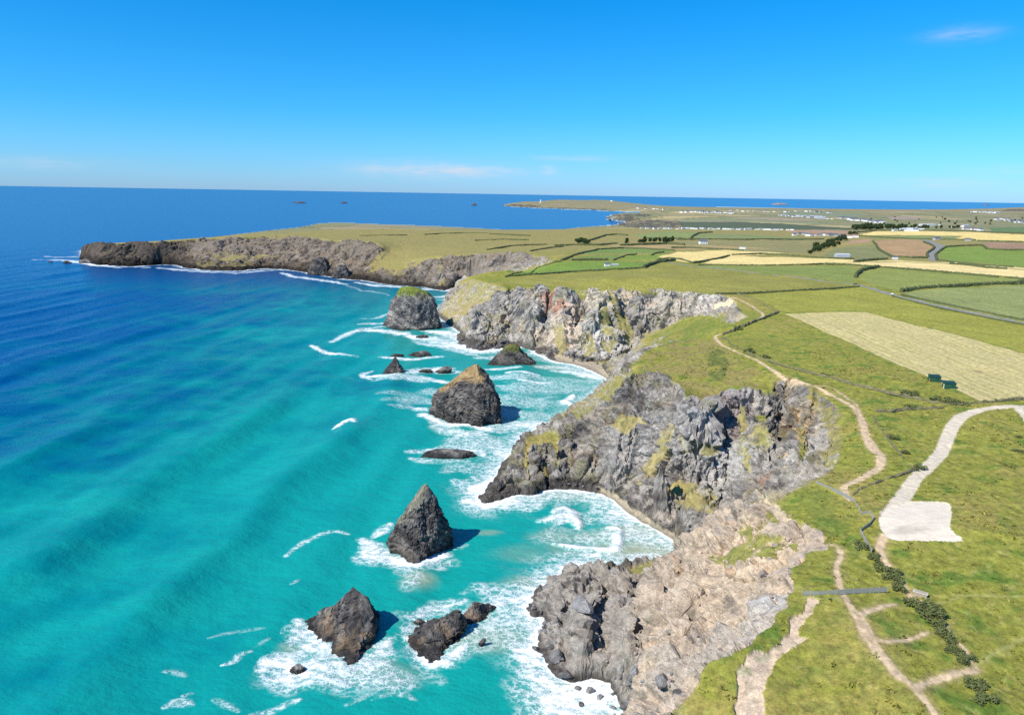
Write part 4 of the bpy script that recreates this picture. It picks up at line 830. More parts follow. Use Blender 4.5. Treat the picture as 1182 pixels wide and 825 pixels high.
def tent(name, label, base, ridge, p=1.0, seed=0, amp=1.0, tone=1.0, brown=.2, cap=None, capz=.8, cat='sea stack', nz=64, nphi=150, bedv=(.62, .3, .85)):
    """a stack with flat faces: base = waterline corners, ridge = (x, y on the photo, row of the foot below it)"""
    B = np.array([at(q[0], q[1], 0.0) for q in base], float)
    R = []
    for (qx, qy, qf) in ridge:
        Yd = float(at(qx, qf, 0.0)[1]); rx, ry, rw_ = ray(qx, qy); R.append((float(rx)*Yd/float(ry), Yd, CZ + float(rw_)*Yd/float(ry)))
    R = np.array(R)
    per = np.r_[0, np.cumsum(np.linalg.norm(np.diff(np.vstack([B, B[:1]]), axis=0), axis=1))]; u = np.linspace(0, per[-1], nphi, endpoint=False)
    bx = np.interp(u, per, np.r_[B[:, 0], B[0, 0]]); by = np.interp(u, per, np.r_[B[:, 1], B[0, 1]])
    # nearest point of the ridge for every point of the base
    best = np.full(nphi, 1e9); tx = np.zeros(nphi); ty = np.zeros(nphi); tz = np.zeros(nphi)
    segs = list(zip(R[:-1], R[1:])) if len(R) > 1 else [(R[0], R[0]+1e-3)]
    for a_, b_ in segs:
        e = b_-a_; t = np.clip(((bx-a_[0])*e[0] + (by-a_[1])*e[1])/(e[0]**2+e[1]**2+1e-9), 0, 1)
        qx, qy, qz = a_[0]+e[0]*t, a_[1]+e[1]*t, a_[2]+e[2]*t; d_ = np.hypot(bx-qx, by-qy); m = d_ < best
        best = np.where(m, d_, best); tx = np.where(m, qx, tx); ty = np.where(m, qy, ty); tz = np.where(m, qz, tz)
    for _ in range(3): tx, ty, tz = [(np.roll(v, 1) + 2*v + np.roll(v, -1))/4 for v in (tx, ty, tz)]
    t = np.concatenate([[-.12, -.05], np.linspace(0, .985, nz)])
    s = np.sign(t)*np.abs(t)**p
    X = bx[None] + (tx-bx)[None]*s[:, None]; Y = by[None] + (ty-by)[None]*s[:, None]; Z = tz[None]*t[:, None] + 0*X
    hor = np.hypot(X-tx[None], Y-ty[None])
    dX, dY = np.roll(X, -1, 1)-np.roll(X, 1, 1), np.roll(Y, -1, 1)-np.roll(Y, 1, 1); ln = np.hypot(dX, dY)+1e-6
    sg = 1.0 if (B[:, 0]*np.roll(B[:, 1], -1) - B[:, 1]*np.roll(B[:, 0], -1)).sum() > 0 else -1.0
    NX, NY = sg*dY/ln, -sg*dX/ln
    sh = X.shape; X, Y, Z, hor, NX, NY = (v.ravel() for v in (X, Y, Z, hor, NX, NY))
    size = float(np.ptp(B[:, 0])); k_ = min(1.0, size/20); top = R[:, 2].max()
    ix, iy = X + 91*seed, Y - 37*seed
    bd = bedv[0]*ix + bedv[1]*iy + bedv[2]*Z + 1.0*k_*fbm(ix/(9*k_), iy/(9*k_), Z/(9*k_), 2); sw = (bd/(2.0*k_)) % 1.0
    _w1, w2, w3 = worley(ix/(4.2*k_), iy/(4.2*k_), Z/(7*k_))
    d = 1.1*(ridged(ix/(9*k_), iy/(9*k_), Z/(15*k_), 2)-.6) + .4*(ridged(ix/(2.4*k_), iy/(2.4*k_), Z/(2.4*k_), 3)-.7) + .75*(sw*sw-.33) + (w3-.5)*1.3 - .5*(1-sstep(0, .12, w2))
    d = np.clip(amp*k_*d, -.35*hor-.15, .25*hor+.25)
    X = X + NX*d; Y = Y + NY*d; Z = Z + .3*k_*amp*fbm(ix/(1.8*k_), iy/(1.8*k_), Z/(1.8*k_), 3)*sstep(0, 2, Z)
    n = sh[0]; i = np.arange(n-1)[:, None]; j = np.arange(nphi)[None]; j2 = (j+1) % nphi
    q = np.stack([(i*nphi+j).ravel(), (i*nphi+j2).ravel(), ((i+1)*nphi+j2).ravel(), ((i+1)*nphi+j).ravel()], 1)
    if sg < 0: q = q[:, ::-1]
    faces = [tuple(int(a) for a in r_) for r_ in q] + [tuple(range((n-1)*nphi, n*nphi))[::int(sg)]]
    nA_ = fbm(ix/(6*k_+1), iy/(6*k_+1), Z/(6*k_+1), 3); nC_ = fbm(ix/2.2, iy/2.2, Z/2.2, 3); st_ = perlin(bd/(1.5*k_), 0*bd + .5)
    c = lerp(np.tile(cc(.070,.064,.062)*tone, (len(X), 1)), cc(.29,.265,.24)*tone, sstep(-.5, .9, .6*st_ + .5*nA_ + .3*nC_))
    c = lerp(c, cc(.22,.15,.09)*tone, brown*sstep(-.15, .5, nA_ + .3*nC_)*sstep(.95, .1, Z/top))
    rk = np.ones(len(X))
    if cap is not None:
        m = sstep(capz-.06, capz+.04, np.repeat(t, nphi) + .07*nA_ + .04*nC_); c = lerp(c, cc(*cap)*(1 + .25*nC_)[:, None], m); rk = 1-.7*m
    c = lerp(c, cc(.032,.030,.030), .8*sstep(3.0*k_+.6, .8, Z + .8*nA_ + .5*nC_))
    org = np.array([B[:, 0].mean(), B[:, 1].mean(), 0.0]); me = bpy.data.meshes.new(name); me.from_pydata((np.stack([X, Y, Z], 1)-org).tolist(), [], faces)
    a = me.attributes.new('tint', 'FLOAT_COLOR', 'POINT'); dcol = np.ones((len(X), 4), np.float32); dcol[:, :3] = np.clip(c, .01, .9); a.data.foreach_set('color', dcol.ravel())
    a = me.attributes.new('rock', 'FLOAT', 'POINT'); a.data.foreach_set('value', rk.astype(np.float32)); me.materials.append(M_GROUND)
    ob = link(name, me); ob.location = org; tag(ob, label, cat); return ob
tent('sea_stack', 'tall pyramid sea stack with a sharp peak and paler left slope, lower centre', [(446,628),(450,637),(463,642),(478,651),(490,647),(507,638),(523,628),(516,618),(495,612),(462,614)], [(491,557.5,628),(478,577,634),(461,600,640)], 1.4, 1, tone=.85, cap=(.24,.22,.16), capz=.90)
tent('sea_stack', 'broken wedge stack with slanting slabs and brown weathered foot, beside the two low rocks', [(353,716),(362,726),(378,741),(392,757),(403,768),(413,764),(424,750),(433,738),(437,722),(432,708),(405,704),(372,706)], [(384,700,722),(408,676,724),(424,689,728),(431,708,730)], 1.1, 2, amp=1.35, brown=.8, tone=1.0, bedv=(.85, -.2, .45))
tent('sea_rock', 'low dark wedge rock with brown left flank in a ring of surf', [(472,737),(483,751),(494,762),(503,757),(516,748),(534,736),(538,722),(524,714),(500,717),(480,727)], [(489,725,738),(508,714,734),(529,702,730)], 1.1, 3, amp=1.3, brown=.9, tone=.9, cat='rock')
tent('sea_rock', 'small brown rock almost touching the dark wedge rock on its right', [(532,714),(541,722),(552,719),(562,713),(572,700),(562,696),(545,700)], [(548,693.5,710),(557,696,707),(566,699,704)], 1.0, 4, brown=.9, tone=1.1, cat='rock')
tent('sea_stack', 'large stack with a tilted brown grass roof and sheer dark front', [(497,478),(506,483),(520,487),(536,489),(553,493),(576,489),(576,480),(563,473),(535,468),(508,470)], [(510,447,479),(524,437,480),(540,423,480),(550,419,481),(553,432,483)], 2.9, 9, amp=1.35, tone=.8, cap=(.29,.20,.10), capz=.88)
stack('sea_rock', 'tiny dark rock awash in the round patch of foam near the bottom', [(767,341,346),(770,337,351),(774,336,353)], 773, (180, 270, 0, 90), kd=.8, seed=5, nphi=48, nz=24, cat='rock')
stack('sea_rock', 'tiny tilted brown rock just right of the wedge rock', [(737,557,561),(741,553,560),(746,552,558)], 745, (180, 270, 0, 90), kd=.7, seed=6, brown=.9, nphi=48, nz=24, cat='rock')
stack('sea_rock', 'tiny dark rock at the left tip of the wedge rock', [(714,482,487),(717,478,490),(719,477,489)], 718, (180, 270, 0, 90), kd=.6, seed=7, nphi=48, nz=24, cat='rock')
stack('sea_rock', 'long flat black rock barely above the water in mid bay', [(518.5,500,522),(520.5,493,544),(524,488,549),(528,487,550)], 527, (180, 250, 300, 0, 60, 120), kd=.28, seed=8, amp=.8, cat='rock')
stack('sea_stack', 'small domed stack with a mossy crown below the big cliff', [(397,588,596),(400,583,600),(405,579,604),(410,574,608),(415,569,614),(420,566,620),(423,566,622)], 420, (175, 250, 320, 20, 100), kd=.75, cap=(.12,.12,.04), capz=.72, seed=10, tone=.75)
stack('sea_rock', 'small black witch-hat rock west of the tilted stack', [(412,455.5,457),(416,453,459),(420,450,461),(425,446,464),(430,442,467),(433,438,467)], 431, (180, 250, 320, 20, 100), kd=.7, seed=11, tone=.8, cat='rock')
stack('sea_rock', 'thin low reef just behind the black witch-hat rock', [(408.5,455,464),(410,452,466),(412,451,467)], 411.5, (180, 270, 0, 90), kd=.4, seed=12, brown=.6, nphi=56, nz=24, cat='rock')
stack('sea_rock', 'low brown-backed reef to the right of the thin reef', [(405,486,493),(407,478,496),(409.5,472,497),(411,472,497)], 410.5, (180, 260, 330, 30, 110), kd=.4, seed=13, brown=.6, nphi=64, nz=28, cat='rock')
stack('sea_rock', 'jagged low rock awash in the surf above the tilted stack', [(423,513,519),(425.5,507,521),(428,504,521),(430,503,518)], 429, (180, 260, 330, 30, 110), kd=.5, seed=14, nphi=56, nz=24, cat='rock')
stack('sea_rock', 'scrap of dark rock awash left of the jagged low rock', [(426,489,496),(428,484,499),(430,483,498)], 429.5, (180, 260, 330, 30, 110), kd=.4, seed=15, nphi=48, nz=20, cat='rock')
stack('sea_stack', 'broad island stack with a bright green grass top', [(331.5,464,478),(334,461,486),(338,459,493),(343,456,499),(348,452,501),(355,450,503),(362,449,504),(369,446,506),(376,443,508),(380,446,509)], 377, (178, 232, 285, 335, 20, 90, 135), kd=.8, cap=(.16,.20,.035), capz=.86, seed=16, tone=1.35)
stack('sea_rock', 'dark skerry lying at the foot of the grass topped island', [(386.5,484,491),(388.5,481,494),(390,480,494)], 389.5, (180, 260, 330, 30, 110), kd=.5, seed=17, nphi=48, nz=20, cat='rock')
stack('sea_rock', 'dark block of rock standing against the headland foot', [(297,364,374),(301,361,378),(307,358,380),(313,356,381),(318,355,383)], 317, (180, 250, 320, 20, 100), kd=.7, seed=18, tone=.8, cat='rock')
stack('sea_rock', 'dark rounded rock beside the taller block at the headland foot', [(306,391,398),(310,388,401),(316,385,404),(322,384,406)], 321, (180, 250, 320, 20, 100), kd=.7, seed=19, tone=.8, cat='rock')
stack('sea_rock', 'black nose of rock ending the headland in surf', [(299,96,102),(301,92,106),(304,90,110)], 303.5, (180, 250, 320, 20, 100), kd=.6, seed=20, nphi=48, nz=20, cat='rock')
stack('sea_rock', 'small black rock standing off the headland tip', [(301,75,79),(303,73,82),(304,72,82)], 303.6, (180, 250, 320, 20, 100), kd=.6, seed=21, nphi=48, nz=20, cat='rock')
stack('sea_rock', 'tiny rock farthest off the headland tip', [(301.5,57,60),(302.6,55,61)], 302.5, (180, 250, 320, 20, 100), kd=.6, seed=22, nphi=40, nz=16, cat='rock')
stack('sea_rock', 'lone flat skerry out at sea with a white line of surf', [(232.8,343,350),(233.9,338,353),(234.5,337,353)], 234.4, (180, 260, 330, 30, 110), kd=.5, seed=23, nphi=40, nz=16, tone=.7, brown=0, cat='rock')
stack('sea_rock', 'small dark skerry out at sea right of the flat one', [(232.9,395,399),(234,393,401),(234.6,393,401)], 234.5, (180, 260, 330, 30, 110), kd=.5, seed=24, nphi=40, nz=16, tone=.7, brown=0, cat='rock')
stack('sea_rock', 'pointed islet left of the lighthouse headland', [(234.6,546.5,548),(236,545,550),(237.2,543.5,551)], 237.1, (180, 260, 330, 30, 110), kd=.6, seed=25, nphi=40, nz=16, tone=.7, brown=0, cat='rock')
stack('sea_rock', 'hazy low island near the horizon above the far village', [(234.3,896,903),(235.3,892,908),(236.6,889,910)], 236.5, (180, 260, 330, 30, 110), kd=.3, seed=26, nphi=48, nz=16, tone=1.8, brown=.35, cat='island')
stack('sea_rock', 'hazy small island near the horizon on the right', [(236.2,1136,1140),(237.4,1134,1142)], 237.4, (180, 260, 330, 30, 110), kd=.4, seed=27, nphi=40, nz=16, tone=1.3, brown=.1, cat='island')

# ---- boulders
def boulder_mesh(seed, tone):
    import bmesh
    bm = bmesh.new(); bmesh.ops.create_icosphere(bm, subdivisions=3, radius=1)
    r_ = np.random.default_rng(seed); dirs = r_.normal(size=(11, 3)); dirs /= np.linalg.norm(dirs, axis=1, keepdims=True); off = r_.uniform(.5, .85, 11)
    P = np.array([v.co[:] for v in bm.verts])
    for dv, of in zip(dirs, off):
        s = P @ dv; P = P - np.maximum(s-of, 0)[:, None]*dv[None]
    P = P*(1 + .05*fbm(P[:, 0]*3+seed, P[:, 1]*3, P[:, 2]*3, 3))[:, None]; P[:, 2] *= .75
    for v, p in zip(bm.verts, P): v.co = p
    me = bpy.data.meshes.new('boulder'); bm.to_mesh(me); bm.free()
    c = np.ones((len(P), 4), np.float32); n_ = fbm(P[:, 0]*2+seed, P[:, 1]*2, P[:, 2]*2, 3)
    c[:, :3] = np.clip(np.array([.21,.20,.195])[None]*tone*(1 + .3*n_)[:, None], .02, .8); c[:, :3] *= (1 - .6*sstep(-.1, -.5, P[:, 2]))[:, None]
    a = me.attributes.new('tint', 'FLOAT_COLOR', 'POINT'); a.data.foreach_set('color', c.ravel())
    a = me.attributes.new('rock', 'FLOAT', 'POINT'); a.data.foreach_set('value', np.full(len(P), .8, np.float32))
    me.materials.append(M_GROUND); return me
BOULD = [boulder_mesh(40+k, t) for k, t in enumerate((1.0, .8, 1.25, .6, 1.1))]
TANB = [boulder_mesh(50+k, np.array(c)) for k, c in enumerate(((2.4, 2.0, 1.55), (1.9, 1.6, 1.3), (1.5, 1.3, 1.15)))]
def boulder(px_, py_, size_px, label, group=None, var=None, tan=False, squash=1.0):
    X, Y, Z = (float(q) for q in surf(px_, py_)); sz_ = size_px*math.hypot(X, Y, Z-CZ)/F*.5
    ob = link('boulder', (TANB if tan else BOULD)[random.randrange(3 if tan else 5) if var is None else var]); ob.location = (X, Y, max(Z, 0) + sz_*.18)
    ob.scale = (sz_*random.uniform(.9, 1.25), sz_*random.uniform(.8, 1.05), sz_*random.uniform(.8, 1.1)*squash); ob.rotation_euler = (random.uniform(-.3, .3), random.uniform(-.3, .3), random.uniform(0, 6.28))
    tag(ob, label, 'boulder', group); return ob
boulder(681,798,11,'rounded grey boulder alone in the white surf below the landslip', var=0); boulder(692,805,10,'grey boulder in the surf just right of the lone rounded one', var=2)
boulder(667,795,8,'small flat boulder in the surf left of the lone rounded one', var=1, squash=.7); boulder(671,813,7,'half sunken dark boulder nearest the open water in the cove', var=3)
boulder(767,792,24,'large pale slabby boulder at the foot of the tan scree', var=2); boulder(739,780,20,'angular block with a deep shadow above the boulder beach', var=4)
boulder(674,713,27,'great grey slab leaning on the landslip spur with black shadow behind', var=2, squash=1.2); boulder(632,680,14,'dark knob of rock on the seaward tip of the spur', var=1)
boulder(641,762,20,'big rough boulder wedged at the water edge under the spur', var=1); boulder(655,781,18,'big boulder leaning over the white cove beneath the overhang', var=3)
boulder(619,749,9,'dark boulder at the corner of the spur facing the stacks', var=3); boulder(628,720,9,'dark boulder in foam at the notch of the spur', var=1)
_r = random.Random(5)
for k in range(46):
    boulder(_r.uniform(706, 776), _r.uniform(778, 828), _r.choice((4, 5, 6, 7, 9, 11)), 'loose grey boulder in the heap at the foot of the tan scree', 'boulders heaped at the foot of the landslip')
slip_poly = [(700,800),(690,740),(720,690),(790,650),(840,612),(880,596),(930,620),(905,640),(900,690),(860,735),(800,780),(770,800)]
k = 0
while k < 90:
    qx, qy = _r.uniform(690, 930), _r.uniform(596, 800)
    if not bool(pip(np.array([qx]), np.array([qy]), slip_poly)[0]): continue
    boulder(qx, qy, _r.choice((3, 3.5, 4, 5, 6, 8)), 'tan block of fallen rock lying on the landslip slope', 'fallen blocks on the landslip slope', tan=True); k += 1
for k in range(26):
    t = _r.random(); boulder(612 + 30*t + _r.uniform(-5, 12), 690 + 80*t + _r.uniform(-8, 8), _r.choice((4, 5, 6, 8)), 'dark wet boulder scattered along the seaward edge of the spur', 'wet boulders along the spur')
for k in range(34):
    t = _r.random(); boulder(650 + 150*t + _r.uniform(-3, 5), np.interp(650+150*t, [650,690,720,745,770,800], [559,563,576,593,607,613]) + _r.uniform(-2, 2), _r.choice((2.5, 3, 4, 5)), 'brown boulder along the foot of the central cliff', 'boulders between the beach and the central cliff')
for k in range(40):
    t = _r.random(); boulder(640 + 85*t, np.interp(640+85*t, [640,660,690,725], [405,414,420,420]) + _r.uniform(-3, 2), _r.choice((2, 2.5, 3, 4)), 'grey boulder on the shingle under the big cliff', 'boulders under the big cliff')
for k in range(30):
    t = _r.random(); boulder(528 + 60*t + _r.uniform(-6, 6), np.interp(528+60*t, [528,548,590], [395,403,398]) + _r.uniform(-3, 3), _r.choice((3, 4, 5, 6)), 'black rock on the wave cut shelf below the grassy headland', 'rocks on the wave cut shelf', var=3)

# ---- leaves: bushes, hedges, trees
def leaf_material(name, c, scale=1.2):
    m, nt, b = mat(name); tc = N(nt, 'ShaderNodeTexCoord'); oi = N(nt, 'ShaderNodeObjectInfo')
    n = noise(nt, scale, 4, .65, tc.outputs['Object'])
    col = mixc(nt, n.outputs[0], tuple(v*.55 for v in c), tuple(v*1.5 for v in c))
    lk(nt, col, b.inputs['Base Color']); b.inputs['Roughness'].default_value = .8; b.inputs['Specular IOR Level'].default_value = .2; return m
M_GORSE = leaf_material('bush_leaves', (.125,.145,.05)); M_HEDGE = leaf_material('hedge_leaves', (.085,.100,.040), .5); M_TREE = leaf_material('tree_leaves', (.045,.070,.025), .3); M_BARK = plain('bark', (.13,.09,.06))
M_STONE = plain('field_stone', (.155,.14,.07), .95, .6, .5, bump=.8)
def clump(n, seed, rx, ry, rz, leaf, lobes=7):
    r_ = np.random.default_rng(seed)
    cen = r_.normal(size=(lobes, 3))*np.array([.42, .42, .22]); cen[:, 2] = np.abs(cen[:, 2]) + .25
    k = r_.integers(0, lobes, n); d = r_.normal(size=(n, 3)); d /= np.linalg.norm(d, axis=1, keepdims=True)
    p = cen[k] + d*r_.uniform(.25, .5, (n, 1)); p[:, 2] = np.maximum(p[:, 2], .02)
    p = p*np.array([rx, ry, rz])/.8
    u = r_.normal(size=(n, 3)); u /= np.linalg.norm(u, axis=1, keepdims=True); w = np.cross(u, r_.normal(size=(n, 3))); w /= np.linalg.norm(w, axis=1, keepdims=True)
    s = leaf*r_.uniform(.6, 1.4, (n, 1))
    return np.stack([p-u*s, p+w*s*.7, p+u*s, p-w*s*.7], 1).reshape(-1, 3), np.arange(4*n).reshape(-1, 4)
def bush_mesh(seed, n=900):
    v, f = clump(n, seed, 1, 1, .95, .13)
    return mesh_from('bush', v, f, M_GORSE, smooth=False)
def stem_mesh(seed):
    r_ = random.Random(seed); v, f = [], []
    for k in range(6):
        a = r_.uniform(0, 6.28); e = (math.cos(a)*.5, math.sin(a)*.5, .8); b = len(v)
        for (q, rr_) in (((0, 0, -.15), .06), (e, .02)):
            for t in range(4): v.append((q[0] + rr_*math.cos(t*1.57), q[1] + rr_*math.sin(t*1.57), q[2]))
        for t in range(4): f.append((b+t, b+(t+1) % 4, b+4+(t+1) % 4, b+4+t))
    return mesh_from('stem', np.array(v), np.array(f), M_BARK, smooth=False)
BUSH = [bush_mesh(60+k) for k in range(4)]; STEM = [stem_mesh(3), stem_mesh(4)]
_bn = [0]
def bush(px_, py_, rad_px, label, hs=.8, group=None):
    X, Y, Z = V3(px_, py_); s = rad_px*math.hypot(X, Y, Z-CZ)/F
    e = bpy.data.objects.new('bush', None); COL.objects.link(e); e.location = (X, Y, Z-.05); tag(e, label, 'bush', group); e.empty_display_size = .3
    k = _bn[0]; _bn[0] += 1
    s *= .9
    for nm, me in (('foliage', BUSH[k % 4]), ('stem', STEM[k % 2])):
        o_ = link(nm, me, e); o_.scale = (s*random.uniform(.9, 1.15), s*random.uniform(.85, 1.1), s*hs*.8); o_.rotation_euler = (0, 0, random.uniform(0, 6.28))
for a in [
 (996,631,8,'dusty bush at the upper end of the bush row, left of the bent fence',.8),(1007,644,6,'low bush just below the corner of the bent fence',.8),(1015,652,5.5,'small bush third down the row beside the track',.8),
 (1024,660,8,'bushy clump at the head of the dark row above the long fence',.9),(1031,669,7.5,'dense bush leaning over the hidden path above the long fence',.9),(1036,679,6.5,'rounded bush touching the right end of the long fence',.9),
 (1056,697,9,'broad bush just below the pale stone block',.85),(1067,703,9.5,'big dark bush in the widest part of the row',.9),(1078,711,9.5,'big bush below the widest part of the row',.9),(1085,722,7,'bush over the bend where the sandy side path ends',.85),
 (1086,734,8,'pale leaved bush below the end of the sandy side path',.85),(1095,742,5.5,'small bush in the gap of the row',.8),(1098,751,7,'dark bush above the last pair in the row',.85),(1107,758,8,'bush next to the bottom of the row',.85),(1116,766,7.5,'last bush of the row beside the rutted path end',.85),
 (1126,796,9,'bush standing apart below the rutted side path',.8),(1138,808,9.5,'dark bush at the bottom right corner of the grass',.8),
 (1052,455,7.5,'wide bush growing from the stone bank left of the green sheds',.7),(1082,463,6.5,'round bush on the stone bank under the green sheds',.85),(1104,467,8,'wide bush at the hay field corner',.75),
 (1055,471.5,6.5,'bush growing out of the ruined wall below the bank',.7),(1030,505.5,4.5,'lone dark bush between the coast path and the track',.8),(1045,523,4.5,'lone greyish bush lower down towards the track',.7),(1059,540.5,5,'dark bush at the edge of the gravel track',.8),
 (866,406,6,'bush beside the coast path where the wall starts again',.8),(885,413,4.5,'small bush on the wall above the coast path',.8),(850,380.5,5.5,'bush on the dark wall at the bend of the coast path',.7),(955,434,4.5,'low bush on the bank over the coast path fork',.6),
 ]:
    if a[3]: bush(*a)
for k, (bx, by, br) in enumerate([(1160,540,5),(1175,520,7),(1178,505,6),(1150,575,6),(1135,573,5)]):
    bush(bx, by, br*.7, 'low bramble clump in the rough grass on the right, %s' % ('alone on the slope','biggest by the right edge','uppermost by the right edge','lowest of the five','left of the lowest one')[k], .35, 'low bramble clumps in the rough grass')

def ribbon_hedge(name, label, cat, pts, width, height, material, seed=0, step=None, group=None, rough=.35):
    P = []
    for p in pts: P.append(hit(p[0], p[1])[:2])
    D = float(np.mean([math.hypot(*p) for p in P])); step = step or max(.7, D/900)
    q = []
    for a, b in zip(P[:-1], P[1:]):
        n = max(1, int(math.hypot(*(b-a))/step))
        for i in range(n): q.append(a + (b-a)*i/n)
    q.append(P[-1]); q = np.array(q)
    for _ in range(2): q[1:-1] = .5*q[1:-1] + .25*(q[:-2]+q[2:])
    tg = np.gradient(q, axis=0) if len(q) > 2 else np.repeat((q[-1]-q[0])[None], len(q), 0); tg /= np.linalg.norm(tg, axis=1, keepdims=True)+1e-9; nn = np.stack([-tg[:, 1], tg[:, 0]], 1)
    prof = [(-.5, -.15), (-.48, .35), (-.36, .75), (-.12, .98), (.12, 1.0), (.36, .78), (.48, .35), (.5, -.15)]
    s = np.cumsum(np.r_[0, np.linalg.norm(np.diff(q, axis=0), axis=1)]); hg = base_h(q[:, 0], q[:, 1])
    rows_ = []
    for k, (o_, h_) in enumerate(prof):
        jit = 1 + rough*fbm(s/(2.2*step+1) + seed*7, np.full(len(s), k*1.7), None, 3); hj = 1 + rough*1.2*fbm(s/(3*step+1) + seed*13, np.full(len(s), 3.3 + .2*k), None, 3)
        rows_.append(np.column_stack([q[:, 0] + nn[:, 0]*o_*width*jit, q[:, 1] + nn[:, 1]*o_*width*jit, hg + h_*height*(hj if h_ > 0 else 1)]))
    G = np.stack(rows_, 1); n, m = G.shape[:2]; i = np.arange(n-1)[:, None]; j = np.arange(m-1)[None]
    F_ = np.stack([(i*m+j).ravel(), ((i+1)*m+j).ravel(), ((i+1)*m+j+1).ravel(), (i*m+j+1).ravel()], 1)
    e1 = np.array([[0, 1, 6, 7], [1, 2, 5, 6], [2, 3, 4, 5]]); e2 = (n-1)*m + e1[:, ::-1]
    F_ = np.concatenate([F_, e1, e2])
    org = G.reshape(-1, 3).mean(0); org[2] = hg.mean()
    ob = link(name, mesh_from(name, G.reshape(-1, 3)-org, F_, material, smooth=False)); ob.location = org; tag(ob, label, cat, group); return ob
WALLS = [
 ('dark dry stone wall dropping to the bend of the coast path', [(899,361),(880,368.5),(862,375.5),(846,382.5),(834,387)], 1.3, 1.7),
 ('thin stone wall climbing from the dark wall corner towards the big cliff', [(899,361),(886,354.5),(875,348.5),(862,343),(851,339.5)], .9, 1.0),
 ('low stone bank running above the coast path below the rough grass', [(833,390),(842,397),(856,404),(870,410.5),(884,416),(905,422),(925,428)], .9, .8),
 ('long earth and stone bank below the rough grass ending at the hay field corner', [(925,428),(940,432),(962,437.5),(985,444),(1010,450),(1035,456),(1058,461),(1075,465),(1092,467.5),(1108,468),(1128,466),(1148,464),(1170,461.6),(1200,460)], 1.2, 1.1),
 ('short ruined stone wall above the gravel track', [(1012,475),(1026,475.2),(1040,473.5),(1060,473),(1076,472.6),(1089,471.5)], 1.0, 1.1),
 ('low overgrown stone bank between the coast path and the gravel track', [(984,573),(992,566.5),(1004,561),(1018,555.5),(1032,551),(1046,546),(1057,541)], .9, .8),
 ('crumbling low bank under the lone bushes', [(1008,480),(1014,492),(1022,502),(1032,515),(1043,528)], .7, .35),
]
for k, (lb, pts, w_, h_) in enumerate(WALLS): ribbon_hedge('stone_wall', lb, 'wall', pts, w_, h_, M_STONE, k, rough=.75)
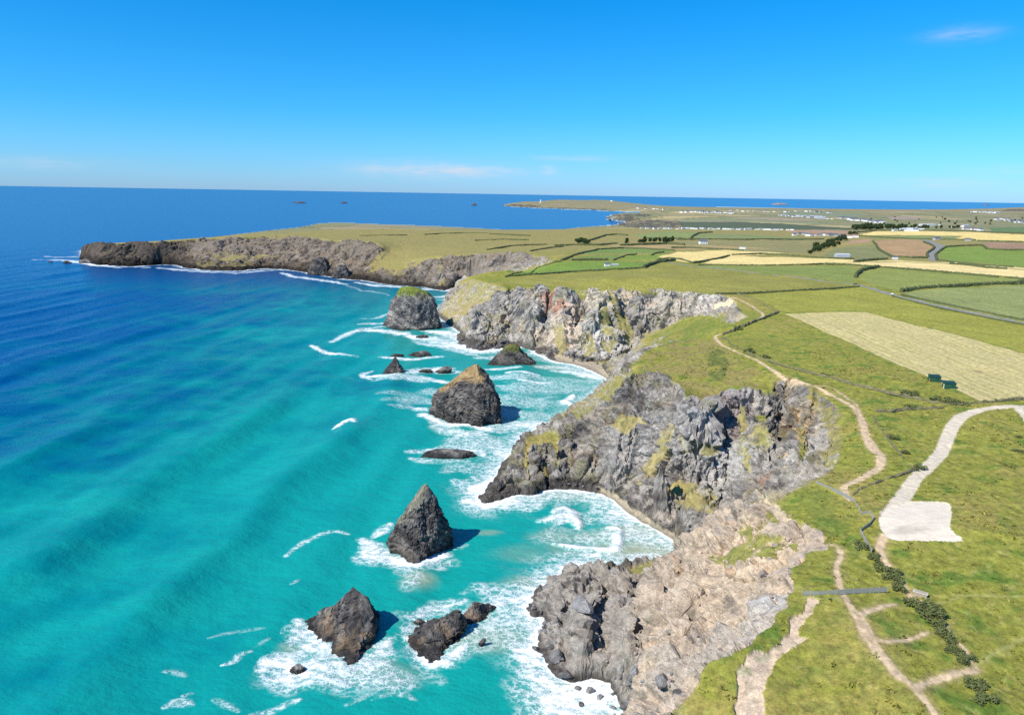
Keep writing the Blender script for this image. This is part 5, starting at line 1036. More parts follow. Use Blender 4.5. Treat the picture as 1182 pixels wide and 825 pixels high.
HEDGES = [ # label, line, width, height
 ('tall dark hedge curving round the green field by the road', [(987.5,321),(988.5,317.5),(994,313.5),(1003,310.8),(1014,309.2)], 4, 4),
 ('thick dark hedge running right between two pale green fields', [(1040,336.4),(1055,334.6),(1072,333),(1095,331.6),(1120,330),(1150,328.6),(1172,327.6)], 3.5, 3.2), ('short dark hedge block on the right edge past a gap', [(1175,327.4),(1200,326)], 4, 4),
 ('thin hedge along the far edge of the hay field pasture', [(826,339.5),(863,338.8),(900,337),(930,335.2),(960,333.6),(992,331.4)], 1.8, 1.6),
 ('low hedge on the near side of the country road', [(1030,341.8),(1050,347.5),(1077,354),(1110,361),(1145,368.3),(1182,375.4),(1240,387)], 1.4, 1.0), ('low hedge on the far side of the country road', [(1040,340.5),(1055,344),(1080,349.4),(1112,356),(1150,364),(1182,370),(1240,382)], 1.6, 1.4),
 ('hedge along the upper edge of the broad cliff pasture', [(583,319.8),(620,317),(660,313.8),(700,312),(742,309.6)], 2.2, 1.9), ('thick hedge rising to the barley field at the end of the green strips', [(743,309.6),(750,306.4),(758,304),(768,302.4),(779,301)], 4.5, 4),
 ('hedge on the seaward side of the bright green strip', [(584,319),(600,315),(620,309.4),(634,305.4),(648,302)], 1.8, 1.5), ('dark hedge between headland and green strips', [(648,301),(656,298),(664,294.8),(676,291.6)], 3.5, 2.5),
 ('broken hedge above the bright green strip', [(660,300.6),(682,300),(702,299.9)], 3, 2.4), ('slanting hedge splitting the small green fields', [(708,300.4),(718,297),(724,294.6),(735,293.8)], 2.4, 1.8), ('hedge along the top of the small green fields', [(676,291.5),(690,288.4),(720,286.6),(750,287.8),(778,289.6)], 3, 2.4),
 ('hedge at the tip of the barley field', [(752,295),(757,292.6),(766,291.4)], 3, 2.2), ('hedge under the barley field', [(758,300.4),(772,298),(785,299),(800,303.6)], 2.2, 1.6), ('hedge climbing between the barley field and the stubble field', [(800,303.8),(815,301.6),(830,298.6),(842,295.6)], 3.2, 2.4),
 ('hedge along the top of the green field above the road', [(806,305.8),(840,306.6),(880,307),(930,306),(950,305)], 2.2, 1.8), ('hedge at the foot of the long straw field', [(952,305),(985,306.4),(1010,308.4),(1060,312),(1110,316.5),(1152,320)], 2.6, 2.2), ('hedge under the straw field near the right edge', [(1160,320.5),(1182,322.4),(1230,327)], 2.4, 2),
 ('hedge along the back of the stubble field', [(845,294.6),(880,293),(920,296),(955,298.4),(986,299)], 2.6, 2), ('dark hedge joining the two straw fields', [(986,303),(996,301.4),(1010,300.2),(1024,299.8)], 4, 3), ('hedge between the thin straw strip and the long straw field', [(1096,305),(1108,305.4),(1120,307),(1140,309.2),(1162,311)], 3, 2.4),
 ('hedge round the left side of the ploughed brown field', [(1008,279),(1012,285),(1018,290.6),(1030,297),(1050,298),(1070,298)], 4, 3), ('hedge on the left of the zigzag lane', [(1071,297),(1070,292.6),(1079,286),(1066,279.5)], 4, 3), ('hedge on the right of the zigzag lane', [(1082,301),(1080,294),(1086,289),(1092,285.4),(1112,284)], 4, 3), 
 ('hedge along the top of the vivid green field', [(1112,284),(1134,283.6),(1140,288),(1160,289),(1182,289.2),(1230,290)], 4, 3), ('hedge between the ridge field and the dark ploughed field', [(1128,278.4),(1150,279),(1182,280),(1230,282)], 4, 3), ('hedge under the vivid green field', [(1084,300.8),(1110,304),(1140,307),(1170,308.6)], 3, 2),
 ('hedge along the grey green fields left of the valley', [(782,277),(820,276.6),(860,277),(905,276.8),(951,276.4)], 4, 2.6), ('hedge at the foot of the faded field', [(775,286),(800,286.4),(830,288.2),(858,289.6)], 4, 2.6), ('dark hedge dropping beside the pale green field', [(797,276),(800,272.6),(806,269.6),(822,268.4)], 5, 3.4), ('hedge along the tan strip beyond the green fields', [(716,284),(745,282.6),(770,281.6),(790,283)], 5, 3.6),
 ('hedge crossing the headland neck to the far cove', [(672,280),(684,277),(700,271.8),(712,271),(724,272)], 5, 3.2), ('hedge below the far cove on the headland', [(640,284),(660,283.4),(690,283.2),(712,281.6)], 5, 3), ('thin hedge high on the headland', [(548,278),(565,277.4),(582,276.6),(610,277.2)], 3, 2), ('slanting hedge on the headland above the far bay', [(562,289),(576,286.4),(590,284.2),(610,283),(632,282.6)], 3, 2.2),
 ('short hedge near the cliff edge of the far bay', [(612,290),(622,288.4),(634,286.4),(650,285)], 3, 2), ('faint wall across the far headland grass', [(415,272.4),(440,272),(470,271.4)], 3, 1.6), ('faint hedge near the headland skyline', [(490,271),(510,269.8),(535,269.2),(562,269.6)], 3, 1.8), ('hedge on the skyline above the far cove', [(565,270.4),(590,271.4),(612,272.4)], 4, 2.4),
 ('hedge above the pale green field near the caravans', [(745,275.6),(765,275.8),(790,276)], 4.5, 2.8),
 ('long hedge below the golden ridge field', [(985,271.6),(1010,274),(1050,276),(1100,277),(1126,277.6)], 5, 3), ('hedge on the ridge below the village wood', [(985,268.4),(1010,266.6),(1060,266.2),(1120,267),(1182,270)], 6, 3.4),
]
for k, (lb, pts, w_, h_) in enumerate(HEDGES): ribbon_hedge('hedge', lb, 'hedge', pts, w_, h_, M_HEDGE, 20+k)

# ---- rough grass and bracken standing on the near cliff top: past counting, one object
_rg = np.random.default_rng(21)
cand = np.where((vr < 470) & (region == 0) & (rock < .25) & ~scar & (z > 20) & (np.abs(vt) < .72))[0]
dens_ = np.clip(.25 + .9*fbm(x[cand]/13+60, y[cand]/13, None, 3) + .35*nC[cand], .02, 1)*np.clip(vr[cand]/300, .35, 1.2)
lum = tint[cand].sum(1); pick = cand[(_rg.random(len(cand)) < dens_*.055) & (lum < .62)]
nt_ = len(pick); kq = 6
px3 = np.repeat(np.stack([x2[pick], y2[pick], z2[pick]], 1), kq, 0); sz3 = np.repeat(_rg.uniform(.22, .55, nt_)*(.8 + .5*sstep(-.2, .6, nB[pick])), kq)
ang = _rg.uniform(0, 6.28, nt_*kq); off = _rg.normal(size=(nt_*kq, 2))*.28*sz3[:, None]/.4
dv = np.stack([np.cos(ang), np.sin(ang), 0*ang], 1); lean_ = np.stack([_rg.normal(size=nt_*kq)*.5, _rg.normal(size=nt_*kq)*.5, np.full(nt_*kq, .9)], 1)
b0 = px3 + np.column_stack([off, np.full(nt_*kq, -.05)]); w3_ = (sz3*.55)[:, None]; h3_ = sz3[:, None]
tv = np.stack([b0-dv*w3_, b0+dv*w3_, b0+dv*w3_*.5+lean_*h3_, b0-dv*w3_*.5+lean_*h3_], 1).reshape(-1, 3)
hue = _rg.random(nt_)[:, None]; tc = np.tile(cc(.10,.15,.028), (nt_, 1)); tc = np.where(hue < .35, cc(.20,.20,.05), np.where(hue < .5, cc(.26,.21,.08), np.where(hue < .72, cc(.075,.115,.022), tc)))
tc = .35*tc + .65*tint[pick]
tt_ = np.repeat(np.repeat(tc*_rg.uniform(.8, 1.25, (nt_, 1)), kq, 0), 4, 0)
tag(link('grass', mesh_from('grass', tv, np.arange(len(tv)).reshape(-1, 4), M_GROUND, {'tint': ('FLOAT_COLOR', np.clip(tt_, .01, .9)), 'rock': ('FLOAT', np.zeros(len(tv)))}, smooth=False)), 'rough grass and bracken tufts on the near cliff top', 'grass', kind='stuff')

# ---- trees far inland, each with its own trunk and crown
def tree_meshes(seed):
    v, f = clump(420, seed, 3.2, 3.2, 5.0, .75, 6); v = v + np.array([0, 0, 2.2])
    cr_ = mesh_from('crown', v, f, M_TREE, smooth=False)
    t, g_ = [], []
    for (z_, r_) in ((-.3, .35), (2.5, .25), (5.5, .1)):
        for k in range(6): t.append((r_*math.cos(k*1.047), r_*math.sin(k*1.047), z_))
    for l_ in range(2):
        for k in range(6): g_.append((l_*6+k, l_*6+(k+1) % 6, l_*6+6+(k+1) % 6, l_*6+6+k))
    return cr_, mesh_from('trunk', np.array(t), np.array(g_), M_BARK)
TREES = [tree_meshes(90+k) for k in range(4)]
def tree(px_, py_, s, label, group):
    X, Y, Z = V3(px_, py_); e = bpy.data.objects.new('tree', None); COL.objects.link(e); e.location = (X, Y, Z-.1); tag(e, label, 'tree', group); k = random.randrange(4)
    for nm, me in (('crown', TREES[k][0]), ('trunk', TREES[k][1])):
        o_ = link(nm, me, e); o_.scale = (s*random.uniform(.9, 1.2), s*random.uniform(.9, 1.2), s*random.uniform(.8, 1.15)); o_.rotation_euler = (0, 0, random.uniform(0, 6.28))
_r = random.Random(8)
for k in range(46):
    t = k/45; tree(938 + 50*t + _r.uniform(-4, 5), np.interp(t, [0, .4, .8, 1], [291.5, 283.5, 275, 270.5]) + _r.uniform(-2.2, 2.2), _r.uniform(1.0, 1.5), 'dark tree in the narrow wooded valley between the brown fields', 'trees in the wooded valley')
for k in range(44):
    t = _r.random(); tree(984 + 34*t, 265.2 - 1.0*t + _r.uniform(-1.6, .8), _r.uniform(1.5, 2.3), 'tall dark tree in the wood beside the far village', 'trees of the village wood')
for k in range(24):
    t = _r.random(); tree(1022 + 23*t, 264 + _r.uniform(-1.2, .8), _r.uniform(1.4, 2.1), 'dark tree in the smaller wood right of the village wood', 'trees of the smaller wood')
for k in range(22):
    t = _r.random(); tree(1045 + 70*t, 263.5 + _r.uniform(-1.4, 1.4), _r.uniform(1.1, 1.6), 'tree among the white farm buildings', 'trees among the farm buildings')
for k in range(16):
    t = _r.random(); tree(722 + 65*t, 281 - 1.5*t + _r.uniform(-.9, .9), _r.uniform(1.0, 1.5), 'scrubby tree in the hollow near the far cove', 'scrubby trees near the far cove')
for k in range(14):
    t = _r.random(); tree(664 + 16*t, 280.5 + _r.uniform(-2, 2), _r.uniform(.8, 1.1), 'low tree in the stream hollow above the cove', 'trees in the stream hollow')
for k in range(26):
    tree(_r.uniform(1000, 1180), _r.uniform(250, 260), _r.uniform(.9, 1.5), 'distant hedgerow tree on the hazy plain', 'hedgerow trees on the plain')

# ---- buildings
M_WHITE = plain('white_render', (.78,.76,.72), .8, .06); M_GREY = plain('grey_render', (.42,.40,.37), .85, .12); M_SLATE = plain('slate_roof', (.12,.125,.14), .7, .2); M_TIN = plain('tin_roof', (.45,.46,.48), .5, .1); M_GLASS = plain('dark_glass', (.03,.035,.04), .1, .1); M_CLAY = plain('clay_roof', (.28,.16,.11), .85, .2)
def box_vf(x0, x1, y0, y1, z0_, z1_):
    v = [(x0,y0,z0_),(x1,y0,z0_),(x1,y1,z0_),(x0,y1,z0_),(x0,y0,z1_),(x1,y0,z1_),(x1,y1,z1_),(x0,y1,z1_)]
    return v, [(0,3,2,1),(4,5,6,7),(0,1,5,4),(1,2,6,5),(2,3,7,6),(3,0,4,7)]
class MB:
    def __init__(s): s.v, s.f = [], []
    def add(s, v, f): b = len(s.v); s.v += list(v); s.f += [tuple(i+b for i in q) for q in f]; return s
    def box(s, *a): return s.add(*box_vf(*a))
    def build(s, name, material, parent=None, bevel=0):
        me = bpy.data.meshes.new(name); me.from_pydata(s.v, [], s.f); me.materials.append(material); me.update()
        o_ = link(name, me, parent)
        if bevel:
            md = o_.modifiers.new('bevel', 'BEVEL'); md.width = bevel; md.segments = 2; md.limit_method = 'ANGLE'
        return o_
def gable(L_, D_, z0_, z1_, over=.4):
    a, b = L_/2+over, D_/2+over; t = .25
    return [(-a,-b,z0_),(a,-b,z0_),(a,b,z0_),(-a,b,z0_),(-a,0,z1_),(a,0,z1_)], [(0,1,5,4),(2,3,4,5),(0,4,3),(1,2,5),(0,3,2,1)]
def house_kit(L_, D_, h_, rise, mw, mr):
    w_ = MB().box(-L_/2, L_/2, -D_/2, D_/2, -1, h_).build('wall', mw); r_ = MB().add(*gable(L_, D_, h_+.003, h_+rise)).build('roof', mr)
    ws = []
    for sx_ in (-.3, 0, .3):
        for zz_ in ((1.0, 2.3), (3.4, 4.5)) if h_ > 4.5 else ((1.0, 2.2),): ws.append(MB().box(sx_*L_-.6, sx_*L_+.6, -D_/2-.05, -D_/2+.1, *zz_).build('window', M_GLASS))
    out = [(o_.name.split('.')[0], o_.data) for o_ in [w_, r_] + ws]
    for o_ in [w_, r_] + ws: bpy.data.objects.remove(o_)
    return out
KIT = {'white': house_kit(12, 8, 5, 3.2, M_WHITE, M_SLATE), 'grey': house_kit(13, 8, 4.8, 3.2, M_GREY, M_SLATE), 'clay': house_kit(12, 8, 5, 3, M_WHITE, M_CLAY), 'barn': house_kit(30, 15, 5.5, 3, M_TIN, M_TIN), 'van': house_kit(11, 4, 3.2, .5, M_WHITE, M_WHITE), 'long': house_kit(34, 10, 6, 3, M_WHITE, M_TIN)}
def house(kind, px_, py_, label, group=None, s=1.0, rz=None, cat='house', parts=False):
    X, Y, Z = V3(px_, py_); nm = {'van': 'caravan', 'barn': 'barn', 'long': 'farm_building'}.get(kind, 'house')
    e = bpy.data.objects.new(nm, None); COL.objects.link(e); e.location = (X, Y, Z); e.rotation_euler = (0, 0, random.uniform(-.5, .5) if rz is None else rz); tag(e, label, cat, group)
    for n_, me in KIT[kind][:None if parts else 2]:
        o_ = link(n_, me, e); o_.scale = (s, s, s)
house('white', 811.5, 282, 'white house alone in the grey green field left of the valley', parts=True, s=1.25, rz=.1)
house('white', 701, 307.2, 'white bungalow behind the thick hedge by the barley field', parts=True, s=.62, rz=.1); house('barn', 710, 306.6, 'small grey blue barn next to the white bungalow', s=.30, rz=.1, cat='barn')
house('grey', 1081, 277, 'dark farmhouse at the top of the zigzag lane', parts=True, s=1.1); house('grey', 1117, 278.4, 'low stone house under the golden ridge field', s=.9); house('barn', 972, 296.8, 'long low shed below the wooded valley', s=.7, cat='barn', rz=0); house('white', 1033, 299.2, 'pair of white sheds beside the brown field hedge', s=.6)
house('van', 857, 287.6, 'dark trailer by the hedge of the faded field', cat='caravan')
_r = random.Random(3)
def village(n, x0, x1, y0, y1, kinds, label, group, s=1.0, cat='house', jy_=.5):
    for k in range(n):
        t = (k + _r.uniform(-.3, .3))/max(1, n-1); house(_r.choice(kinds), x0 + (x1-x0)*t, y0 + (y1-y0)*t + _r.uniform(-jy_, jy_), label, group, s*_r.uniform(.8, 1.2), cat=cat)
village(26, 783, 913, 264.2, 266, ['van'], 'white caravan in the long row along the far bay', 'caravans in a row above the far bay', 1.1, 'caravan', .4)
village(7, 740, 782, 264, 264.6, ['van', 'white'], 'small white cottage above the dark far cove', 'white cottages above the far cove', .9)
village(16, 918, 986, 271.2, 274.2, ['white', 'grey', 'grey', 'clay'], 'house of the hamlet above the wooded valley', 'houses of the valley hamlet', 1.0, jy_=.9)
village(24, 983, 1020, 254, 257.6, ['white', 'van', 'white'], 'white chalet in the bright cluster behind the village wood', 'white chalets behind the village wood', 1.4, jy_=.7)
village(6, 968, 982, 252.6, 253.8, ['grey', 'grey', 'white'], 'grey house left of the white chalet cluster', 'grey houses by the white chalets', 1.6)
village(5, 1042, 1062, 265.6, 265.2, ['long'], 'long white farm shed on the golden ridge', 'white farm sheds on the ridge', .75, 'farm building', .2); village(4, 1064, 1086, 261, 260, ['long', 'white'], 'white farm building right of the smaller wood', 'white buildings right of the wood', .8, 'farm building')
village(4, 1098, 1113, 262, 262.4, ['long', 'clay'], 'white house with brown roof in the middle of the far farms', 'white houses of the far farms', .9); village(9, 1112, 1132, 264.4, 266.4, ['white', 'grey', 'clay'], 'small house at the right end of the far farms', 'small houses right of the far farms', 1.0)
village(3, 1030, 1060, 266.6, 267, ['long'], 'pale building at the edge of the golden field', 'pale buildings by the golden field', .6, 'farm building', .1)
village(26, 786, 845, 245, 246.4, ['white', 'white', 'van'], 'white bungalow of the distant seaside village', 'bungalows of the seaside village', 1.7, jy_=.6); village(20, 845, 960, 243.6, 245.6, ['white', 'grey', 'van'], 'tiny house on the hazy coast skyline', 'houses on the coast skyline', 1.8, jy_=.8)
village(5, 738, 768, 241, 242.2, ['white', 'clay'], 'white house above the far white beach', 'houses above the far beach', 2.2); village(12, 1122, 1150, 245, 246, ['white', 'long'], 'white building near the hill on the right skyline', 'white buildings near the right hill', 1.5)
village(16, 900, 960, 249.4, 253, ['white', 'barn', 'van'], 'pale farm roof on the far green hillside', 'farms on the far hillside', 1.3, jy_=.7); village(14, 1150, 1186, 253, 258, ['white', 'grey'], 'scattered white house at the right edge of the plain', 'scattered houses on the right plain', 1.4, jy_=1.4)
house('white', 706, 232.6, 'white house on the back of the lighthouse headland', s=3.0)
# lighthouse
X, Y, Z = V3(624.2, 234.2)
lh = bpy.data.objects.new('lighthouse', None); COL.objects.link(lh); lh.location = (X, Y, Z); tag(lh, 'white lighthouse tower on the distant headland', 'lighthouse')
def lathe(prof, n=24):
    v = [(r_*math.cos(6.2832*k/n), r_*math.sin(6.2832*k/n), z_) for r_, z_ in prof for k in range(n)]
    return v, [(l_*n+k, l_*n+(k+1) % n, (l_+1)*n+(k+1) % n, (l_+1)*n+k) for l_ in range(len(prof)-1) for k in range(n)]
MB().add(*lathe([(8,-2),(7.5,2),(5.6,44),(7,46),(7,47.2),(.1,47.25)])).build('tower', M_WHITE, lh); MB().add(*lathe([(4.4,47.3),(4.4,52.5),(.1,52.6)])).build('lantern', M_GLASS, lh); MB().add(*lathe([(5,52.7),(4.6,54.2),(2,56),(.2,57.5)])).build('roof', M_SLATE, lh)
MB().box(-22, -8.5, -6, 6, -1, 6).build('cottage', M_WHITE, lh)

# ---- the two green sheds
M_GREEN = plain('green_boards', (.018,.085,.048), .6, .25, 3); M_GROOF = plain('green_roof', (.012,.05,.032), .5, .2, 3); M_PALE = plain('pale_board', (.70,.66,.55), .7, .1); M_RUST = plain('orange_board', (.55,.16,.05), .7, .2)
def shed(px_, py_, label, rz, panel, mp_):
    X, Y, Z = V3(px_, py_); e = bpy.data.objects.new('shed', None); COL.objects.link(e); e.location = (X, Y, Z + .1); e.rotation_euler = (0, 0, rz); tag(e, label, 'shed')
    b_ = MB()
    for k in range(12):
        t = -2.4 + k*.4; b_.box(t+.012, t+.388, -1.95, 1.95, -.6, 2.75 - .004*(k % 2))
    for k in range(10):
        t = -1.92 + k*.384; b_.box(-2.44, 2.44, t+.012, t+.372, -.6, 2.74 - .004*(k % 2))
    b_.build('wall', M_GREEN, e)
    r_ = MB(); r_.add([(-2.65,-2.2,2.72),(2.65,-2.2,2.72),(2.65,2.2,3.15),(-2.65,2.2,3.15),(-2.65,-2.2,2.86),(2.65,-2.2,2.86),(2.65,2.2,3.29),(-2.65,2.2,3.29)], box_vf(0,1,0,1,0,1)[1]); r_.build('roof', M_GROOF, e)
    d_ = MB().box(*panel).build('door', mp_, e); MB().box(panel[0]-.04, panel[0]+.001, .5*(panel[2]+panel[3])-.05, .5*(panel[2]+panel[3])+.05, 1.0, 1.15).build('handle', M_GLASS, d_)
    MB().box(.4, 1.6, -2.0, -1.94, 1.2, 2.1).build('shutter', M_GROOF, e)
shed(1078, 440.5, 'upper green shed with an orange patch by its left end', -.25, (-2.5, -2.445, -1.5, -.5, -.3, 1.5), M_RUST)
shed(1095, 448.2, 'lower green shed with a pale door beside the hay field', -.25, (-2.5, -2.445, -1.4, -.2, -.3, 2.1), M_PALE)

# ---- stone trough by the bush row
X, Y, Z = V3(1062, 687); e = bpy.data.objects.new('stone_plinth', None); COL.objects.link(e); e.location = (X, Y, Z); e.rotation_euler = (0, 0, -.62); tag(e, 'pale stone block with a flat top beside the row of bushes', 'stone block')
M_SLAB = plain('pale_stone', (.50,.45,.37), .9, .2, 3, bump=.4); M_BLOCK = plain('block_stone', (.36,.30,.23), .9, .3, 2, bump=.6)
MB().box(-1.45, 1.45, -.62, .62, -.4, .78).build('base', M_BLOCK, e, .03); MB().box(-1.6, 1.6, -.75, .75, .783, .95).build('top', M_SLAB, e, .03); MB().box(-1.2, 1.2, -.42, .42, .953, 1.02).build('panel', M_BLOCK, e)

# ---- paling fences
M_PALING = plain('weathered_paling', (.30,.31,.29), .85, .3, 4); M_POST = plain('fence_post', (.34,.31,.26), .85, .3, 3)
def fence(label, pts, h_=1.25):
    P = [np.array(hit(*p)[:2]) for p in pts]; org = np.array([*P[0], ground(*P[0])])
    e = bpy.data.objects.new('paling_fence', None); COL.objects.link(e); e.location = org; tag(e, label, 'fence')
    pal, rail = MB(), MB(); posts = []; carry = 0
    for a, b in zip(P[:-1], P[1:]):
        L_ = math.hypot(*(b-a)); d_ = (b-a)/L_; n_ = np.array([-d_[1], d_[0]]); n = max(1, round(L_/2.2))
        for k in range(n+1):
            if k == 0 and posts: continue
            posts.append(a + (b-a)*k/n)
        m = int(L_/.13)
        for k in range(m):
            c_ = a + d_*(k+.5)*L_/m; g_ = ground(*c_)-org[2]; hh_ = h_ + .05*math.sin(k*1.7)
            p_ = c_ - org[:2]; u = d_*.045; w_ = n_*.016
            pal.add([(p_[0]+s1*u[0]+s2*w_[0], p_[1]+s1*u[1]+s2*w_[1], g_+zz_) for zz_ in (-.05, hh_) for s1, s2 in ((-1,-1),(1,-1),(1,1),(-1,1))], box_vf(0,1,0,1,0,1)[1])
        for zz_ in (.35, .95):
            for k in range(n):
                a2, b2 = a + (b-a)*k/n, a + (b-a)*(k+1)/n; ga_, gb_ = ground(*a2)-org[2], ground(*b2)-org[2]; o_ = n_*.045; t_ = n_*.03
                v = []
                for (q_, g_) in ((a2, ga_), (b2, gb_)):
                    for s2, z3 in ((-1, 0), (1, 0), (1, .09), (-1, .09)): v.append((q_[0]-org[0]+o_[0]+s2*t_[0], q_[1]-org[1]+o_[1]+s2*t_[1], g_+zz_+z3))
                rail.add(v, [(0,1,2,3),(4,7,6,5),(0,4,5,1),(1,5,6,2),(2,6,7,3),(3,7,4,0)])
    pal.build('paling', M_PALING, e); rail.build('rail', M_POST, e)
    pm = None
    for p_ in posts:
        if pm is None: o_ = MB().add(*lathe([(.07,-.3),(.065,h_+.18),(.002,h_+.24)], 8)).build('post', M_POST, e); pm = o_.data
        else: o_ = link('post', pm, e)
        o_.location = (p_[0]-org[0], p_[1]-org[1], ground(*p_)-org[2])
fence('grey paling fence slanting down from the cliff edge to the coast path', [(942,558.5),(953,563.5),(965,568.5),(975,573.5),(985,579.5),(989,586),(994,594.5)])
fence('bent grey paling fence zigzagging between the car park and the bushes', [(994,595),(1003,593.5),(1009,600.5),(1004,606.5),(993,614.5),(998,624),(1002,631),(1006,638)])
fence('long straight grey paling fence crossing the earth path', [(926,687),(945,687.5),(966,686),(985,684.5),(1005,683.5),(1024,682.5)])

# ---- cars on the country road
def car(px_, py_, label, paint, rz, name='car'):
    X, Y, Z = V3(px_, py_); e = bpy.data.objects.new(name, None); COL.objects.link(e); e.location = (X, Y, Z + .02); e.rotation_euler = (0, 0, rz); tag(e, label, 'car')
    def hull(sec, wid):
        v = [(x_, s_*w_, z_) for s_ in (-1, 1) for (x_, z_), w_ in zip(sec, wid)]; n = len(sec)
        return v, [tuple(range(n)), tuple(range(2*n-1, n-1, -1))] + [(k, k+n, (k+1) % n + n, (k+1) % n) for k in range(n)]
    sec = [(-2.15,.35),(2.15,.35),(2.2,.7),(1.2,.95),(.55,1.42),(-1.3,1.48),(-2.0,1.0),(-2.2,.75)]
    MB().add(*hull(sec, [.85,.85,.86,.86,.68,.68,.86,.86])).build('body', paint, e, .04)
    MB().add(*hull([(1.08,.99),(.52,1.385),(-1.28,1.44),(-1.9,1.02)], [.875,.71,.71,.875])).build('window', M_GLASS, e)
    wm = None
    for sx_ in (-1.35, 1.35):
        for sy_ in (-.78, .78):
            if wm is None:
                v, f = lathe([(.02,-.11),(.32,-.11),(.34,0),(.32,.11),(.02,.11)], 18); o_ = MB().add([(a, c, b) for a, b, c in v], f).build('wheel', M_GLASS, e); wm = o_.data
            else: o_ = link('wheel', wm, e)
            o_.location = (sx_, sy_, .34)
    for sy_ in (-.6, .6): MB().box(2.15, 2.22, sy_-.16, sy_+.16, .58, .72).build('headlight', M_WHITE, e)
M_CARW = plain('white_paint', (.85,.85,.85), .25, .02); M_CARD = plain('dark_paint', (.05,.055,.07), .25, .05)
a_, b2_ = hit(1018, 336.4), hit(1040, 342); _rz = math.atan2(a_[1]-b2_[1], a_[0]-b2_[0])
car(1029, 340.0, 'white car driving on the road beside the pale green field', M_CARW, _rz); a_, b2_ = hit(975, 326.8), hit(995, 330); car(987, 328.4, 'dark car on the road near the curved hedge', M_CARD, math.atan2(a_[1]-b2_[1], a_[0]-b2_[0]))

# ------------------------------------------------------------------ sky, sun, camera
wd = bpy.data.worlds.new('World'); SC.world = wd; wd.use_nodes = True; nt = wd.node_tree
bg = nt.nodes['Background']; bg.inputs['Strength'].default_value = .085
sky = N(nt, 'ShaderNodeTexSky', sky_type='NISHITA'); sky.sun_disc = False; sky.sun_elevation = SUN_EL
sky.sun_rotation = math.atan2(SUN_TO[0], SUN_TO[1]) % (2*math.pi); sky.altitude = 150; sky.air_density = 1.0; sky.dust_density = .3; sky.ozone_density = 2.5
hs = N(nt, 'ShaderNodeHueSaturation'); hs.inputs['Saturation'].default_value = 1.12; lk(nt, sky.outputs[0], hs.inputs['Color'])
tcs = N(nt, 'ShaderNodeTexCoord'); sep = N(nt, 'ShaderNodeSeparateXYZ'); lk(nt, tcs.outputs['Generated'], sep.inputs[0])
air = ramp(nt, sep.outputs[2], [(0.0, (.54,.98,1.95)), (.03, (.44,.98,1.78)), (.10, (.22,.99,1.64)), (.28, (.0,1.02,1.66)), (1.0, (.0,.86,1.5))])
skc = mixc(nt, 1.0, hs.outputs[0], air, 'MULTIPLY')
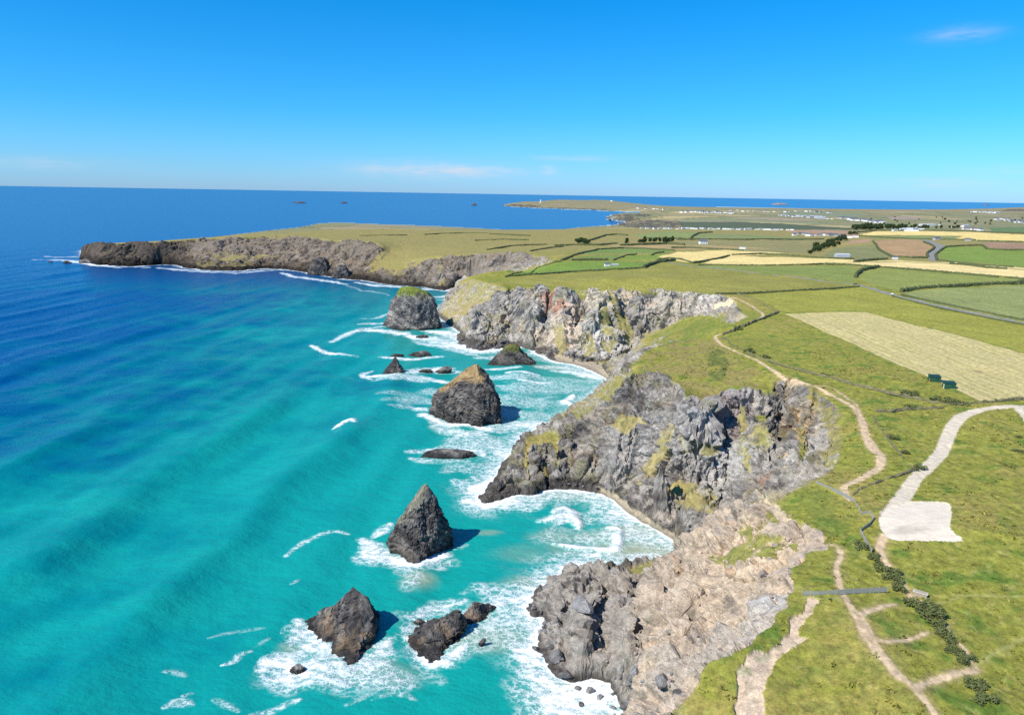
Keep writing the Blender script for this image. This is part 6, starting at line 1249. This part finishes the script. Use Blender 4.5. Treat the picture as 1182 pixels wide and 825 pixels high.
# thin wisps of cloud low over the horizon
nrmv = N(nt, 'ShaderNodeVectorMath', operation='NORMALIZE'); lk(nt, tcs.outputs['Generated'], nrmv.inputs[0]); sp2 = N(nt, 'ShaderNodeSeparateXYZ'); lk(nt, nrmv.outputs[0], sp2.inputs[0])
az = mth(nt, 'ARCTAN2', sp2.outputs[0], sp2.outputs[1]); el = mth(nt, 'ARCSINE', sp2.outputs[2])
cmb = N(nt, 'ShaderNodeCombineXYZ'); lk(nt, mth(nt, 'MULTIPLY', az, 14.0), cmb.inputs[0]); lk(nt, mth(nt, 'MULTIPLY', el, 75.0), cmb.inputs[1])
cn = noise(nt, 1.6, 6, .62, cmb.outputs[0]).outputs[0]
tot_c = None
for (qx, qy, wx_, wy_, kk) in [(490,196,75,8,.62),(560,198,45,5,.3),(1110,40,26,6,.34),(1090,211,34,4,.5),(665,183,45,3,.28),(632,197,9,5,.45),(1160,196,30,4,.2),(40,188,60,6,.2)]:
    rx, ry, rz = (float(v) for v in ray(qx, qy)); a0 = math.atan2(rx, ry); e0 = math.atan2(rz, math.hypot(rx, ry))
    dq = mth(nt, 'ADD', mth(nt, 'POWER', mth(nt, 'DIVIDE', mth(nt, 'SUBTRACT', az, a0), wx_/F), 2.0), mth(nt, 'POWER', mth(nt, 'DIVIDE', mth(nt, 'SUBTRACT', el, e0), wy_/F), 2.0))
    mk = mth(nt, 'MULTIPLY', mth(nt, 'EXPONENT', mth(nt, 'MULTIPLY', dq, -1.0)), kk); tot_c = mk if tot_c is None else mth(nt, 'ADD', tot_c, mk)
cm = mth(nt, 'MULTIPLY', tot_c, mth(nt, 'MULTIPLY', mth(nt, 'SUBTRACT', cn, .30), 3.2, True), True)
lk(nt, mixc(nt, cm, skc, (7.6, 7.3, 7.8)), bg.inputs[0])
sl_ = bpy.data.lights.new('sun', 'SUN'); sl_.energy = 5.0; sl_.angle = math.radians(.53); sl_.color = (1, .94, .83)
so = bpy.data.objects.new('sun', sl_); COL.objects.link(so)
from mathutils import Vector, Matrix
to = Vector((SUN_TO[0]*math.cos(SUN_EL), SUN_TO[1]*math.cos(SUN_EL), math.sin(SUN_EL)))
so.rotation_euler = to.to_track_quat('Z', 'Y').to_euler(); so.location = (-300, -200, 400)
cam = bpy.data.cameras.new('camera'); cam.sensor_width = 36; cam.sensor_fit = 'HORIZONTAL'; cam.lens = 36*F/W; cam.clip_start = 1; cam.clip_end = 300000
co = bpy.data.objects.new('camera', cam); COL.objects.link(co)
right = Vector((CR, SR*SP, SR*CP)); up = Vector((-SR, CR*SP, CR*CP)); back = right.cross(up)
co.matrix_world = Matrix(((right.x, up.x, back.x, 0), (right.y, up.y, back.y, 0), (right.z, up.z, back.z, CZ), (0, 0, 0, 1)))
SC.camera = co
SC.render.engine = 'CYCLES'; SC.cycles.max_bounces = 4; SC.cycles.diffuse_bounces = 2; SC.cycles.glossy_bounces = 2; SC.cycles.transmission_bounces = 2; SC.cycles.volume_bounces = 0
vs = SC.view_settings; vs.view_transform = 'Standard'; vs.look = 'None'; vs.exposure = .30; vs.gamma = 1
SC.render.resolution_x, SC.render.resolution_y = 1024, 714

SC.cycles.use_denoising = False; SC.cycles.denoiser = 'OPENIMAGEDENOISE'; SC.cycles.denoising_input_passes = 'RGB_ALBEDO_NORMAL'
